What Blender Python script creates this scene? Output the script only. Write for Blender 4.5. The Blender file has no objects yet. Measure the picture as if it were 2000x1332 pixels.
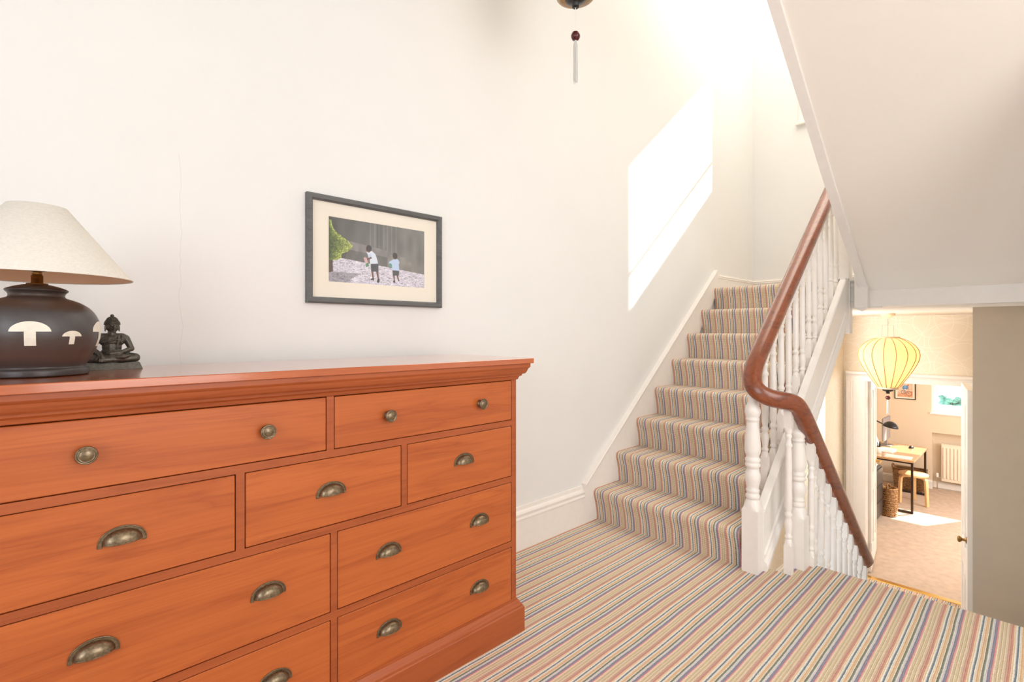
import bpy, bmesh, math, random
import numpy as np
from mathutils import Vector, Matrix
random.seed(4)
sc = bpy.context.scene
COL = sc.collection
PI = math.pi

# ------------------------------------------------------------------ camera, sky, sun, lights
cam_d = bpy.data.cameras.new('camera')
cam = bpy.data.objects.new('camera', cam_d); COL.objects.link(cam)
YAW = math.radians(46.53)
cam.location = (0, 0, 1.08)
cam.rotation_euler = (PI/2, 0, YAW - PI/2)
cam_d.sensor_width = 36; cam_d.lens = 36*981/2000
cam_d.shift_y = -17.5/2000
cam_d.clip_start = 0.02
sc.camera = cam

sc.view_settings.view_transform = 'Standard'
sc.view_settings.look = 'None'
sc.view_settings.gamma = 1
sc.view_settings.use_curve_mapping = False
sc.view_settings.exposure = 0.0

w = bpy.data.worlds.new('sky'); sc.world = w
w.use_nodes = True
bg = w.node_tree.nodes['Background']
bg.inputs[0].default_value = (0.80, 0.90, 1.0, 1); bg.inputs[1].default_value = 2.2

def light(name, kind, loc, energy, color=(1, 1, 1), direction=None, size=None, size_y=None, **kw):
    ld = bpy.data.lights.new(name, kind); ld.energy = energy; ld.color = color
    o = bpy.data.objects.new(name, ld); COL.objects.link(o); o.location = loc
    if direction is not None:
        o.rotation_euler = Vector(direction).to_track_quat('-Z', 'Y').to_euler()
    if size is not None and kind == 'AREA':
        ld.shape = 'RECTANGLE'; ld.size = size; ld.size_y = size_y or size
    for k, v in kw.items(): setattr(ld, k, v)
    return o

light('sun', 'SUN', (8, -3, 6), 14.0, (1.0, 0.95, 0.86), (-1, 0.54, -0.846), angle=math.radians(0.6))
# added soft fill behind and to the right of the camera, no window modelled
light('landing_fill', 'AREA', (1.2, -2.0, 1.6), 66, (0.98, 0.98, 0.98), (0.34, 1, -0.15), 2.4, 1.9)
# second added fill behind the camera, lifts risers, carpet and soffit
light('rear_fill', 'AREA', (-1.95, -0.4, 1.5), 44, (0.86, 0.92, 1.0), (1, 0.12, -0.05), 2.0, 1.7)
# added overhead fill under the closed stairwell ceiling, no opening there
light('stairwell_fill', 'AREA', (3.7, 0.9, 4.42), 38, (1.0, 0.93, 0.82), (0, 0, -1), 2.1, 1.5)
# unseen area light added under the half landing to brighten the hall wallpaper
light('hall_fill', 'AREA', (4.55, 1.70, 0.75), 29, (1.0, 0.95, 0.88), (1, -0.45, -0.05), 0.5, 0.7)
# daylight of the office's second window, out of view on its right wall
light('office_window_light', 'AREA', (8.4, -0.8, 0.0), 85, (1.0, 0.98, 0.96), (0, 1, -0.25), 2.4, 1.1)

# ------------------------------------------------------------------ helpers
def srgb(r, g, b):
    f = lambda c: (c/255/12.92) if c/255 <= 0.04045 else ((c/255+0.055)/1.055)**2.4
    return (f(r), f(g), f(b), 1)

class MB:
    def __init__(s): s.v = []; s.f = []; s.sm = []
    def add(s, vs, fs, smooth=False):
        n = len(s.v); s.v += [tuple(map(float, p)) for p in vs]
        for f in fs: s.f.append(tuple(i+n for i in f)); s.sm.append(smooth)
        return s
    def box(s, x0, x1, y0, y1, z0, z1, b=0.0):
        if b <= 0:
            vs = [(x, y, z) for x in (x0, x1) for y in (y0, y1) for z in (z0, z1)]
            return s.add(vs, [(0,1,3,2),(4,6,7,5),(0,4,5,1),(2,3,7,6),(0,2,6,4),(1,5,7,3)])
        vs = []; idx = {}
        X = (x0, x1); Y = (y0, y1); Z = (z0, z1)
        for i in (0, 1):
            for j in (0, 1):
                for k in (0, 1):
                    sx = b if i == 0 else -b; sy = b if j == 0 else -b; sz = b if k == 0 else -b
                    for a, p in (('x', (X[i], Y[j]+sy, Z[k]+sz)), ('y', (X[i]+sx, Y[j], Z[k]+sz)), ('z', (X[i]+sx, Y[j]+sy, Z[k]))):
                        idx[(i, j, k, a)] = len(vs); vs.append(p)
        I = lambda i, j, k, a: idx[(i, j, k, a)]
        fs = []
        for i in (0, 1):
            q = [I(i,0,0,'x'), I(i,1,0,'x'), I(i,1,1,'x'), I(i,0,1,'x')]; fs.append(tuple(q if i else q[::-1]))
            q = [I(0,i,0,'y'), I(0,i,1,'y'), I(1,i,1,'y'), I(1,i,0,'y')]; fs.append(tuple(q if i else q[::-1]))
            q = [I(0,0,i,'z'), I(1,0,i,'z'), I(1,1,i,'z'), I(0,1,i,'z')]; fs.append(tuple(q if i else q[::-1]))
        for i in (0, 1):
            for j in (0, 1):
                fs.append((I(i,j,0,'x'), I(i,j,1,'x'), I(i,j,1,'y'), I(i,j,0,'y')))
                fs.append((I(i,0,j,'x'), I(i,1,j,'x'), I(i,1,j,'z'), I(i,0,j,'z')))
                fs.append((I(0,i,j,'y'), I(1,i,j,'y'), I(1,i,j,'z'), I(0,i,j,'z')))
                for k in (0, 1): fs.append((I(i,j,k,'x'), I(i,j,k,'y'), I(i,j,k,'z')))
        return s.add(vs, fs)
    def obox(s, M, sx, sy, sz, b=0.0):
        t = MB().box(-sx/2, sx/2, -sy/2, sy/2, -sz/2, sz/2, b)
        return s.add([M @ Vector(p) for p in t.v], t.f)
    def lathe(s, prof, n=24, c=(0, 0, 0), axis='z', smooth=True, M=None):
        vs = []
        for r, h in prof:
            for k in range(n):
                a = 2*PI*k/n
                if axis == 'z': p = (c[0]+r*math.cos(a), c[1]+r*math.sin(a), c[2]+h)
                elif axis == 'y': p = (c[0]+r*math.cos(a), c[1]+h, c[2]+r*math.sin(a))
                else: p = (c[0]+h, c[1]+r*math.cos(a), c[2]+r*math.sin(a))
                if M is not None: p = M @ Vector(p)
                vs.append(p)
        fs = []
        for i in range(len(prof)-1):
            for k in range(n):
                k2 = (k+1) % n
                fs.append((i*n+k, i*n+k2, (i+1)*n+k2, (i+1)*n+k))
        s.add(vs, fs, smooth)
        if prof[0] == prof[-1]: return s
        if prof[0][0] > 1e-6: s.add(vs[:n], [tuple(range(n))[::-1]])
        if prof[-1][0] > 1e-6: s.add(vs[-n:], [tuple(range(n))])
        return s
    def tube(s, pts, r, n=10, caps=True, smooth=True, sect=None):
        pts = [Vector(p) for p in pts]; m = len(pts)
        rr = r if isinstance(r, (list, tuple)) else [r]*m
        T = []
        for i in range(m):
            t = (pts[min(i+1, m-1)] - pts[max(i-1, 0)]); T.append(t.normalized())
        u = Vector((0, 0, 1)) if abs(T[0].z) < 0.9 else Vector((0, 1, 0))
        u = (u - T[0]*u.dot(T[0])).normalized()
        vs = []
        sec = sect or [(math.cos(2*PI*k/n), math.sin(2*PI*k/n)) for k in range(n)]
        n = len(sec)
        for i in range(m):
            u = (u - T[i]*u.dot(T[i])).normalized(); v = T[i].cross(u)
            for a, b in sec: vs.append(pts[i] + u*a*rr[i] + v*b*rr[i])
        fs = [(i*n+k, i*n+(k+1) % n, (i+1)*n+(k+1) % n, (i+1)*n+k) for i in range(m-1) for k in range(n)]
        s.add(vs, fs, smooth)
        if caps: s.add(vs[:n], [tuple(range(n))[::-1]]); s.add(vs[-n:], [tuple(range(n))])
        return s
    def ell(s, c, r, n=14, m=10, M=None):
        vs = []; fs = []
        for i in range(1, m):
            t = PI*i/m
            for k in range(n):
                a = 2*PI*k/n
                p = Vector((r[0]*math.sin(t)*math.cos(a), r[1]*math.sin(t)*math.sin(a), r[2]*math.cos(t)))
                if M is not None: p = M @ p
                vs.append(Vector(c)+p)
        top = Vector((0, 0, r[2])); 
        if M is not None: top = M @ top
        vs.append(Vector(c)+top); vs.append(Vector(c)-top)
        for i in range(m-2):
            for k in range(n): fs.append((i*n+k, (i+1)*n+k, (i+1)*n+(k+1) % n, i*n+(k+1) % n))
        a, b = len(vs)-2, len(vs)-1
        for k in range(n):
            fs.append((a, k, (k+1) % n)); fs.append((b, (m-2)*n+(k+1) % n, (m-2)*n+k))
        return s.add(vs, fs, True)
    def cap(s, a, b, ra, rb, n=14):
        a = Vector(a); b = Vector(b); L = (b-a).length
        pts = []; rad = []
        d_ = (b-a).normalized()
        for i in range(5):
            t = PI/2*(1-i/4); pts.append(a - d_*ra*math.sin(t)); rad.append(max(ra*math.cos(t), 1e-4))
        for i in range(5):
            t = PI/2*i/4; pts.append(b + d_*rb*math.sin(t)); rad.append(max(rb*math.cos(t), 1e-4))
        return s.tube(pts, rad, n)
    def sweep(s, prof, p0, p1, shear=None, closed=True, smooth=False):
        """prof: list of 3-D offsets; extruded from p0 to p1"""
        p0 = Vector(p0); p1 = Vector(p1); n = len(prof)
        vs = [p0+Vector(q) for q in prof] + [p1+Vector(q) for q in prof]
        m = n if closed else n-1
        s.add(vs, [(i, (i+1) % n, n+(i+1) % n, n+i) for i in range(m)], smooth)
        if closed: s.add(vs[:n], [tuple(range(n))[::-1]]); s.add(vs[n:], [tuple(range(n))])
        return s
    def poly_y(s, pts, y0, y1):
        n = len(pts)
        vs = [(x, y0, z) for x, z in pts] + [(x, y1, z) for x, z in pts]
        return s.add(vs, [tuple(range(n)), tuple(range(n, 2*n))[::-1]] + [(i, n+i, n+(i+1) % n, (i+1) % n) for i in range(n)])
    def profile_y(s, pts, y0, y1, nsm):
        """like poly_y, the first nsm points of the outline shaded smooth"""
        n = len(pts); vs = [(x, y0, z) for x, z in pts[:nsm]] + [(x, y1, z) for x, z in pts[:nsm]]
        s.add(vs, [(i, nsm+i, nsm+i+1, i+1) for i in range(nsm-1)], True)
        rest = pts[nsm-1:]+pts[:1]; m = len(rest)
        vs = [(x, y0, z) for x, z in rest] + [(x, y1, z) for x, z in rest]
        s.add(vs, [(i, m+i, m+i+1, i+1) for i in range(m-1)])
        vs = [(x, y0, z) for x, z in pts] + [(x, y1, z) for x, z in pts]
        return s.add(vs, [tuple(range(n)), tuple(range(n, 2*n))[::-1]])
    def build(s, name, mat, parent=None, loc=None, label=None, normals=True, autosmooth=None):
        me = bpy.data.meshes.new(name); me.from_pydata(s.v, [], s.f)
        me.polygons.foreach_set('use_smooth', s.sm)
        if normals:
            bm = bmesh.new(); bm.from_mesh(me); bmesh.ops.recalc_face_normals(bm, faces=bm.faces); bm.to_mesh(me); bm.free()
        me.materials.append(mat)
        o = bpy.data.objects.new(name, me); COL.objects.link(o)
        if loc is not None: o.location = loc
        if parent is not None:
            o.parent = parent
        if label: o['label'] = label
        return o

def thing(name, label, cat, loc=(0, 0, 0), rz=0, group=None):
    o = bpy.data.objects.new(name, None); COL.objects.link(o); o.empty_display_size = 0.05
    o.location = loc; o.rotation_euler = (0, 0, rz); o['label'] = label; o['category'] = cat
    if group: o['group'] = group
    return o
def tag(o, label, cat, group=None):
    o['label'] = label; o['category'] = cat
    if group: o['group'] = group
    return o
def struct(o):
    o['kind'] = 'structure'; return o

# ------------------------------------------------------------------ materials
def newmat(name):
    m = bpy.data.materials.new(name); m.use_nodes = True
    nt = m.node_tree; return m, nt, nt.nodes, nt.links, nt.nodes['Principled BSDF']

def plain(name, col, rough=0.5, metal=0.0, var=0.0, scale=20, bump=0.0, bscale=200, spec=0.5, coat=0.0):
    m, nt, N, L, P = newmat(name)
    P.inputs['Base Color'].default_value = col; P.inputs['Roughness'].default_value = rough
    P.inputs['Metallic'].default_value = metal; P.inputs['Specular IOR Level'].default_value = spec
    P.inputs['Coat Weight'].default_value = coat
    geo = N.new('ShaderNodeNewGeometry')
    if var > 0:
        n = N.new('ShaderNodeTexNoise'); n.inputs['Scale'].default_value = scale; n.inputs['Detail'].default_value = 4
        L.new(geo.outputs['Position'], n.inputs['Vector'])
        r = N.new('ShaderNodeValToRGB')
        r.color_ramp.elements[0].position = 0.3; r.color_ramp.elements[1].position = 0.7
        r.color_ramp.elements[0].color = tuple(c*(1-var) for c in col[:3])+(1,)
        r.color_ramp.elements[1].color = tuple(min(1, c*(1+var)) for c in col[:3])+(1,)
        L.new(n.outputs[0], r.inputs[0]); L.new(r.outputs[0], P.inputs['Base Color'])
    if bump > 0:
        n2 = N.new('ShaderNodeTexNoise'); n2.inputs['Scale'].default_value = bscale; n2.inputs['Detail'].default_value = 3
        L.new(geo.outputs['Position'], n2.inputs['Vector'])
        b = N.new('ShaderNodeBump'); b.inputs['Strength'].default_value = 0.4; b.inputs['Distance'].default_value = bump
        L.new(n2.outputs[0], b.inputs['Height']); L.new(b.outputs[0], P.inputs['Normal'])
    return m

def math_node(N, L, op, a, b=None, c=None):
    n = N.new('ShaderNodeMath'); n.operation = op
    for i, v in enumerate((a, b, c)):
        if v is None: continue
        if isinstance(v, (int, float)): n.inputs[i].default_value = v
        else: L.new(v, n.inputs[i])
    return n.outputs[0]

def carpet_mat():
    m, nt, N, L, P = newmat('striped_carpet')
    geo = N.new('ShaderNodeNewGeometry'); sep = N.new('ShaderNodeSeparateXYZ'); L.new(geo.outputs['Position'], sep.inputs[0])
    nz = N.new('ShaderNodeTexNoise'); nz.inputs['Scale'].default_value = 260; nz.inputs['Detail'].default_value = 1
    L.new(geo.outputs['Position'], nz.inputs['Vector'])
    nzb = N.new('ShaderNodeTexNoise'); nzb.inputs['Scale'].default_value = 3.0
    L.new(geo.outputs['Position'], nzb.inputs['Vector'])
    jit = math_node(N, L, 'MULTIPLY', math_node(N, L, 'SUBTRACT', nz.outputs[0], 0.5), 0.0040)
    wob = math_node(N, L, 'MULTIPLY', math_node(N, L, 'SUBTRACT', nzb.outputs[0], 0.5), 0.010)
    y = math_node(N, L, 'ADD', math_node(N, L, 'ADD', sep.outputs[1], jit), wob)
    t = math_node(N, L, 'FRACT', math_node(N, L, 'DIVIDE', math_node(N, L, 'SUBTRACT', 0.434+94, y), 0.094))
    ramp = N.new('ShaderNodeValToRGB'); cr = ramp.color_ramp; cr.interpolation = 'CONSTANT'
    stops = [(0.0, (74, 98, 116)), (0.05, (236, 222, 198)), (0.11, (224, 172, 116)), (0.18, (230, 210, 174)), (0.225, (92, 96, 74)),
             (0.285, (214, 212, 206)), (0.36, (114, 108, 132)), (0.445, (214, 112, 114)), (0.48, (238, 208, 170)), (0.55, (200, 172, 124)),
             (0.60, (228, 206, 162)), (0.65, (202, 172, 124)), (0.70, (230, 204, 166)), (0.755, (198, 150, 120)), (0.82, (198, 118, 98)),
             (0.885, (236, 196, 148)), (0.94, (244, 232, 212))]
    while len(cr.elements) < len(stops): cr.elements.new(0.5)
    for e, (p, c) in zip(cr.elements, stops): e.position = p; e.color = srgb(*[v+(244-v)*0.30 if v < 240 else v for v in c])
    L.new(t, ramp.inputs[0])
    # cord: ribs along the stripe, loops across it
    xz = math_node(N, L, 'ADD', sep.outputs[0], sep.outputs[2])
    row = math_node(N, L, 'SINE', math_node(N, L, 'MULTIPLY', xz, 2*PI/0.0085))
    rib = math_node(N, L, 'SINE', math_node(N, L, 'MULTIPLY', y, 2*PI/0.0047))
    hgt = math_node(N, L, 'ADD', math_node(N, L, 'ADD', row, rib), math_node(N, L, 'MULTIPLY', nz.outputs[0], 2.0))
    dark = math_node(N, L, 'ADD', math_node(N, L, 'MULTIPLY', hgt, 0.06), 0.98)
    mix = N.new('ShaderNodeMix'); mix.data_type = 'RGBA'; mix.blend_type = 'MULTIPLY'; mix.inputs[0].default_value = 1
    L.new(ramp.outputs[0], mix.inputs[6]); L.new(dark, mix.inputs[7]); L.new(mix.outputs[2], P.inputs['Base Color'])
    b = N.new('ShaderNodeBump'); b.inputs['Strength'].default_value = 0.5; b.inputs['Distance'].default_value = 0.0018
    L.new(hgt, b.inputs['Height']); L.new(b.outputs[0], P.inputs['Normal'])
    P.inputs['Roughness'].default_value = 0.95; P.inputs['Specular IOR Level'].default_value = 0.15
    return m

def wood_mat(name, light_c, dark_c, rough=0.35, axis=0, scale=1.0, coat=0.15, bump=0.15):
    m, nt, N, L, P = newmat(name)
    geo = N.new('ShaderNodeNewGeometry'); info = N.new('ShaderNodeObjectInfo')
    mp = N.new('ShaderNodeVectorMath'); mp.operation = 'MULTIPLY'
    sv = [14*scale]*3; sv[axis] = 1.3*scale
    mp.inputs[1].default_value = sv
    off = N.new('ShaderNodeVectorMath'); off.operation = 'ADD'
    L.new(geo.outputs['Position'], mp.inputs[0])
    sc_ = N.new('ShaderNodeVectorMath'); sc_.operation = 'SCALE'; sc_.inputs[0].default_value = (37, 91, 53)
    L.new(info.outputs['Random'], sc_.inputs['Scale'])
    L.new(mp.outputs[0], off.inputs[0]); L.new(sc_.outputs[0], off.inputs[1])
    n = N.new('ShaderNodeTexNoise'); n.inputs['Scale'].default_value = 1.0; n.inputs['Detail'].default_value = 5; n.inputs['Distortion'].default_value = 0.7
    L.new(off.outputs[0], n.inputs['Vector'])
    rings = math_node(N, L, 'POWER', math_node(N, L, 'ABSOLUTE', math_node(N, L, 'SINE', math_node(N, L, 'MULTIPLY', n.outputs[0], 16))), 0.45)
    mp2 = N.new('ShaderNodeVectorMath'); mp2.operation = 'MULTIPLY'
    sv2 = [260*scale]*3; sv2[axis] = 5*scale; mp2.inputs[1].default_value = sv2
    L.new(geo.outputs['Position'], mp2.inputs[0])
    n2 = N.new('ShaderNodeTexNoise'); n2.inputs['Scale'].default_value = 1.0; n2.inputs['Detail'].default_value = 2
    L.new(mp2.outputs[0], n2.inputs['Vector'])
    v = math_node(N, L, 'ADD', math_node(N, L, 'MULTIPLY', rings, 0.22), math_node(N, L, 'ADD', math_node(N, L, 'MULTIPLY', n2.outputs[0], 0.30), math_node(N, L, 'MULTIPLY', n.outputs[0], 0.50)))
    r = N.new('ShaderNodeValToRGB'); r.color_ramp.elements[0].position = 0.25; r.color_ramp.elements[1].position = 0.72
    r.color_ramp.elements[0].color = dark_c; r.color_ramp.elements[1].color = light_c
    L.new(v, r.inputs[0]); L.new(r.outputs[0], P.inputs['Base Color'])
    P.inputs['Roughness'].default_value = rough; P.inputs['Coat Weight'].default_value = coat; P.inputs['Coat Roughness'].default_value = 0.12 if coat > .5 else 0.25
    b = N.new('ShaderNodeBump'); b.inputs['Strength'].default_value = bump; b.inputs['Distance'].default_value = 0.0006
    L.new(n2.outputs[0], b.inputs['Height']); L.new(b.outputs[0], P.inputs['Normal'])
    return m

def wallpaper_mat():
    m, nt, N, L, P = newmat('circle_wallpaper')
    geo = N.new('ShaderNodeNewGeometry')
    sep = N.new('ShaderNodeSeparateXYZ'); L.new(geo.outputs['Position'], sep.inputs[0])
    u = math_node(N, L, 'ADD', sep.outputs[0], sep.outputs[1]); total = None
    for size, ou, ov, rads in ((.46, .10, .05, (.215,)), (.53, .31, .22, (.25, .15)), (.61, .02, .40, (.29,)), (.39, .2, .13, (.18,))):
        fu = math_node(N, L, 'SUBTRACT', math_node(N, L, 'FRACT', math_node(N, L, 'DIVIDE', math_node(N, L, 'ADD', u, ou+10), size)), 0.5)
        fv = math_node(N, L, 'SUBTRACT', math_node(N, L, 'FRACT', math_node(N, L, 'DIVIDE', math_node(N, L, 'ADD', sep.outputs[2], ov+10), size)), 0.5)
        d_ = math_node(N, L, 'SQRT', math_node(N, L, 'ADD', math_node(N, L, 'MULTIPLY', fu, fu), math_node(N, L, 'MULTIPLY', fv, fv)))
        for rad in rads:
            k = math_node(N, L, 'LESS_THAN', math_node(N, L, 'ABSOLUTE', math_node(N, L, 'SUBTRACT', d_, rad/size)), 0.0035/size)
            total = k if total is None else math_node(N, L, 'MAXIMUM', total, k)
    mix = N.new('ShaderNodeMix'); mix.data_type = 'RGBA'
    mix.inputs[6].default_value = srgb(240, 227, 206); mix.inputs[7].default_value = srgb(246, 236, 219)
    L.new(total, mix.inputs[0]); L.new(mix.outputs[2], P.inputs['Base Color']); P.inputs['Roughness'].default_value = 0.6
    return m

def shade_mat(name, col, trans=0.5):
    m = bpy.data.materials.new(name); m.use_nodes = True; nt = m.node_tree; N = nt.nodes; L = nt.links; N.clear()
    out = N.new('ShaderNodeOutputMaterial'); mx = N.new('ShaderNodeMixShader'); mx.inputs[0].default_value = trans
    d_ = N.new('ShaderNodeBsdfDiffuse'); t = N.new('ShaderNodeBsdfTranslucent')
    geo = N.new('ShaderNodeNewGeometry'); n = N.new('ShaderNodeTexNoise'); n.inputs['Scale'].default_value = 420; n.inputs['Detail'].default_value = 2
    mp = N.new('ShaderNodeVectorMath'); mp.operation = 'MULTIPLY'; mp.inputs[1].default_value = (0.4, 0.4, 1)
    L.new(geo.outputs['Position'], mp.inputs[0]); L.new(mp.outputs[0], n.inputs['Vector'])
    r = N.new('ShaderNodeValToRGB'); r.color_ramp.elements[0].position = 0.35; r.color_ramp.elements[1].position = 0.65
    r.color_ramp.elements[0].color = tuple(c*0.93 for c in col[:3])+(1,); r.color_ramp.elements[1].color = col
    L.new(n.outputs[0], r.inputs[0])
    L.new(r.outputs[0], d_.inputs[0]); L.new(r.outputs[0], t.inputs[0])
    L.new(d_.outputs[0], mx.inputs[1]); L.new(t.outputs[0], mx.inputs[2]); L.new(mx.outputs[0], out.inputs[0])
    return m

def glass_mat(name='clear_glass'):
    m = bpy.data.materials.new(name); m.use_nodes = True; nt = m.node_tree; N = nt.nodes; L = nt.links; N.clear()
    out = N.new('ShaderNodeOutputMaterial'); mx = N.new('ShaderNodeMixShader')
    t = N.new('ShaderNodeBsdfTransparent'); g = N.new('ShaderNodeBsdfGlossy'); g.inputs['Roughness'].default_value = 0.02
    lw = N.new('ShaderNodeLayerWeight'); lw.inputs[0].default_value = 0.5     # thin pane: Schlick reflectance from the view angle
    p5 = math_node(N, L, 'POWER', lw.outputs['Facing'], 5.0)
    f = math_node(N, L, 'MULTIPLY_ADD', p5, 0.9, 0.045)
    L.new(f, mx.inputs[0]); L.new(t.outputs[0], mx.inputs[1]); L.new(g.outputs[0], mx.inputs[2]); L.new(mx.outputs[0], out.inputs[0])
    return m

def emit_mat(name, col, strength):
    m, nt, N, L, P = newmat(name)
    P.inputs['Emission Color'].default_value = col; P.inputs['Emission Strength'].default_value = strength
    P.inputs['Base Color'].default_value = col
    return m

def wicker_mat(name, c1, c2):
    m, nt, N, L, P = newmat(name)
    geo = N.new('ShaderNodeNewGeometry'); n = N.new('ShaderNodeTexNoise'); n.inputs['Scale'].default_value = 60
    L.new(geo.outputs['Position'], n.inputs['Vector'])
    r = N.new('ShaderNodeValToRGB'); r.color_ramp.elements[0].position = 0.35; r.color_ramp.elements[1].position = 0.65
    r.color_ramp.elements[0].color = c2; r.color_ramp.elements[1].color = c1
    L.new(n.outputs[0], r.inputs[0]); L.new(r.outputs[0], P.inputs['Base Color']); P.inputs['Roughness'].default_value = 0.6
    return m

def image_mat(name, arr, rough=0.4):
    h, w_, _ = arr.shape
    im = bpy.data.images.new(name, w_, h); 
    px = np.ones((h, w_, 4), np.float32); px[..., :3] = np.clip(arr, 0, 1)[::-1]
    im.pixels.foreach_set(px.ravel()); im.update()
    m, nt, N, L, P = newmat(name)
    t = N.new('ShaderNodeTexImage'); t.image = im; t.extension = 'EXTEND'
    uv = N.new('ShaderNodeUVMap'); L.new(uv.outputs[0], t.inputs[0]); L.new(t.outputs[0], P.inputs['Base Color'])
    P.inputs['Roughness'].default_value = rough
    return m

M = {}
M['wall'] = plain('cream_wall_paint', srgb(240, 239, 236), 0.7, var=0.012, scale=2.5, bump=0.0006, bscale=90)
def add_crack(m):
    nt = m.node_tree; N, L = nt.nodes, nt.links; P = N['Principled BSDF']
    geo = N.new('ShaderNodeNewGeometry'); sep = N.new('ShaderNodeSeparateXYZ'); L.new(geo.outputs['Position'], sep.inputs[0])
    n = N.new('ShaderNodeTexNoise'); n.noise_dimensions = '1D'; n.inputs['Scale'].default_value = 7; n.inputs['Detail'].default_value = 4
    L.new(sep.outputs[2], n.inputs['W'])
    xc = math_node(N, L, 'ADD', 0.303, math_node(N, L, 'MULTIPLY', n.outputs[0], 0.030))
    k = math_node(N, L, 'LESS_THAN', math_node(N, L, 'ABSOLUTE', math_node(N, L, 'SUBTRACT', sep.outputs[0], xc)), 0.0007)
    k = math_node(N, L, 'MULTIPLY', k, math_node(N, L, 'LESS_THAN', sep.outputs[2], 1.62))
    mix = N.new('ShaderNodeMix'); mix.data_type = 'RGBA'; mix.inputs[7].default_value = srgb(196, 190, 184)
    src = P.inputs['Base Color'].links[0].from_socket
    L.new(math_node(N, L, 'MULTIPLY', k, 0.28), mix.inputs[0]); L.new(src, mix.inputs[6]); L.new(mix.outputs[2], P.inputs['Base Color'])
add_crack(M['wall'])
M['soffit'] = plain('white_ceiling_paint', srgb(249, 241, 231), 0.75, bump=0.0006, bscale=70)
M['gloss'] = plain('white_gloss_paint', srgb(247, 241, 234), 0.32, var=0.015, scale=30, bump=0.0004, bscale=120)
M['carpet'] = carpet_mat()
M['beige_carpet'] = plain('beige_carpet', srgb(206, 184, 164), 0.95, var=0.10, scale=14, bump=0.004, bscale=420, spec=0.1)
M['wallpaper'] = wallpaper_mat()
M['taupe'] = plain('taupe_wall_paint', srgb(214, 197, 174), 0.7, var=0.02, scale=8)
M['office'] = plain('peach_wall_paint', srgb(228, 208, 182), 0.7, var=0.01, scale=4)
M['cherry'] = wood_mat('cherry_veneer', srgb(198, 104, 47), srgb(160, 73, 28), 0.4, coat=0.04)
M['cherry_top'] = wood_mat('cherry_top_polish', srgb(194, 100, 48), srgb(164, 76, 32), 0.25, coat=1.0)
M['cherry_v'] = wood_mat('cherry_veneer_frame', srgb(178, 90, 43), srgb(144, 64, 26), 0.4, coat=0.05)
M['cherry_in'] = plain('cherry_shadow_gap', srgb(70, 28, 12), 0.8)
M['mahogany'] = wood_mat('mahogany_rail', srgb(148, 77, 43), srgb(98, 46, 26), 0.26, 0, 1.2, 0.5, bump=0.0)
M['bronze'] = plain('aged_bronze', srgb(128, 112, 90), 0.34, 0.9, 0.3, 220)
M['brass'] = plain('polished_brass', srgb(212, 170, 90), 0.22, 1.0)
M['old_brass'] = plain('dull_brass', srgb(150, 112, 60), 0.35, 0.9, 0.2, 200)
M['ceramic'] = plain('dark_stoneware', srgb(70, 60, 56), 0.38, 0, 0.22, 16, 0.0006, 160)
def ceramic_bands(m):
    nt = m.node_tree; N, L = nt.nodes, nt.links; P = N['Principled BSDF']
    tc = N.new('ShaderNodeTexCoord'); sep = N.new('ShaderNodeSeparateXYZ'); L.new(tc.outputs['Object'], sep.inputs[0])
    n = N.new('ShaderNodeTexNoise'); n.inputs['Scale'].default_value = 9; n.inputs['Detail'].default_value = 5; L.new(tc.outputs['Object'], n.inputs['Vector'])
    z = math_node(N, L, 'ADD', sep.outputs[2], math_node(N, L, 'MULTIPLY', math_node(N, L, 'SUBTRACT', n.outputs[0], 0.5), 0.03))
    r = N.new('ShaderNodeValToRGB'); cr = r.color_ramp
    st = [(0.0, (58, 52, 52)), (0.13, (62, 54, 52)), (0.22, (84, 66, 58)), (0.40, (76, 64, 60)), (0.5, (78, 74, 74)), (0.66, (78, 74, 74)), (0.72, (84, 66, 56)), (0.80, (86, 68, 58)), (0.9, (62, 52, 48)), (1.0, (74, 56, 46))]
    while len(cr.elements) < len(st): cr.elements.new(0.5)
    for e, (p, c) in zip(cr.elements, st): e.position = p; e.color = srgb(*c)
    L.new(math_node(N, L, 'DIVIDE', z, 0.20), r.inputs[0]); L.new(r.outputs[0], P.inputs['Base Color'])
ceramic_bands(M['ceramic'])
M['lining'] = plain('peach_shade_lining', srgb(244, 206, 168), 0.8)
M['white_inlay'] = plain('white_inlay', srgb(236, 230, 214), 0.4, 0, 0.05, 120)
M['linen'] = shade_mat('linen_shade', srgb(252, 246, 236), 0.12)
M['buddha'] = plain('dark_cast_metal', srgb(92, 88, 80), 0.45, 0.55, 0.3, 160, 0.0004, 300)
M['frame_grey'] = wood_mat('grey_stained_wood', srgb(106, 107, 106), srgb(74, 75, 76), 0.5, 0, 3, 0.0)
M['mount'] = plain('cream_mount_board', srgb(250, 242, 226), 0.8)
M['glass'] = glass_mat()
M['black'] = plain('black_paint', srgb(24, 23, 24), 0.35)
M['silk'] = shade_mat('yellow_silk', srgb(246, 220, 168), 0.55)
M['rib'] = plain('bamboo_rib', srgb(176, 126, 80), 0.5)
M['ring'] = plain('pale_wood_ring', srgb(206, 184, 156), 0.5)
M['bead'] = plain('dark_red_bead', srgb(82, 24, 26), 0.18, 0, 0.3, 150)
M['tassel'] = plain('white_tassel', srgb(240, 238, 232), 0.8)
M['wire'] = plain('grey_wire', srgb(168, 158, 148), 0.4)
M['birch'] = plain('birch_ply', srgb(232, 192, 138), 0.4, 0, 0.06, 30)
M['oak'] = wood_mat('desk_wood', srgb(226, 184, 134), srgb(196, 144, 92), 0.3, 1, 1.5, 1.0)
M['steel'] = plain('dark_steel', srgb(70, 58, 50), 0.4, 0.7)
M['radiator'] = plain('cream_radiator_enamel', srgb(246, 232, 210), 0.35)
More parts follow.
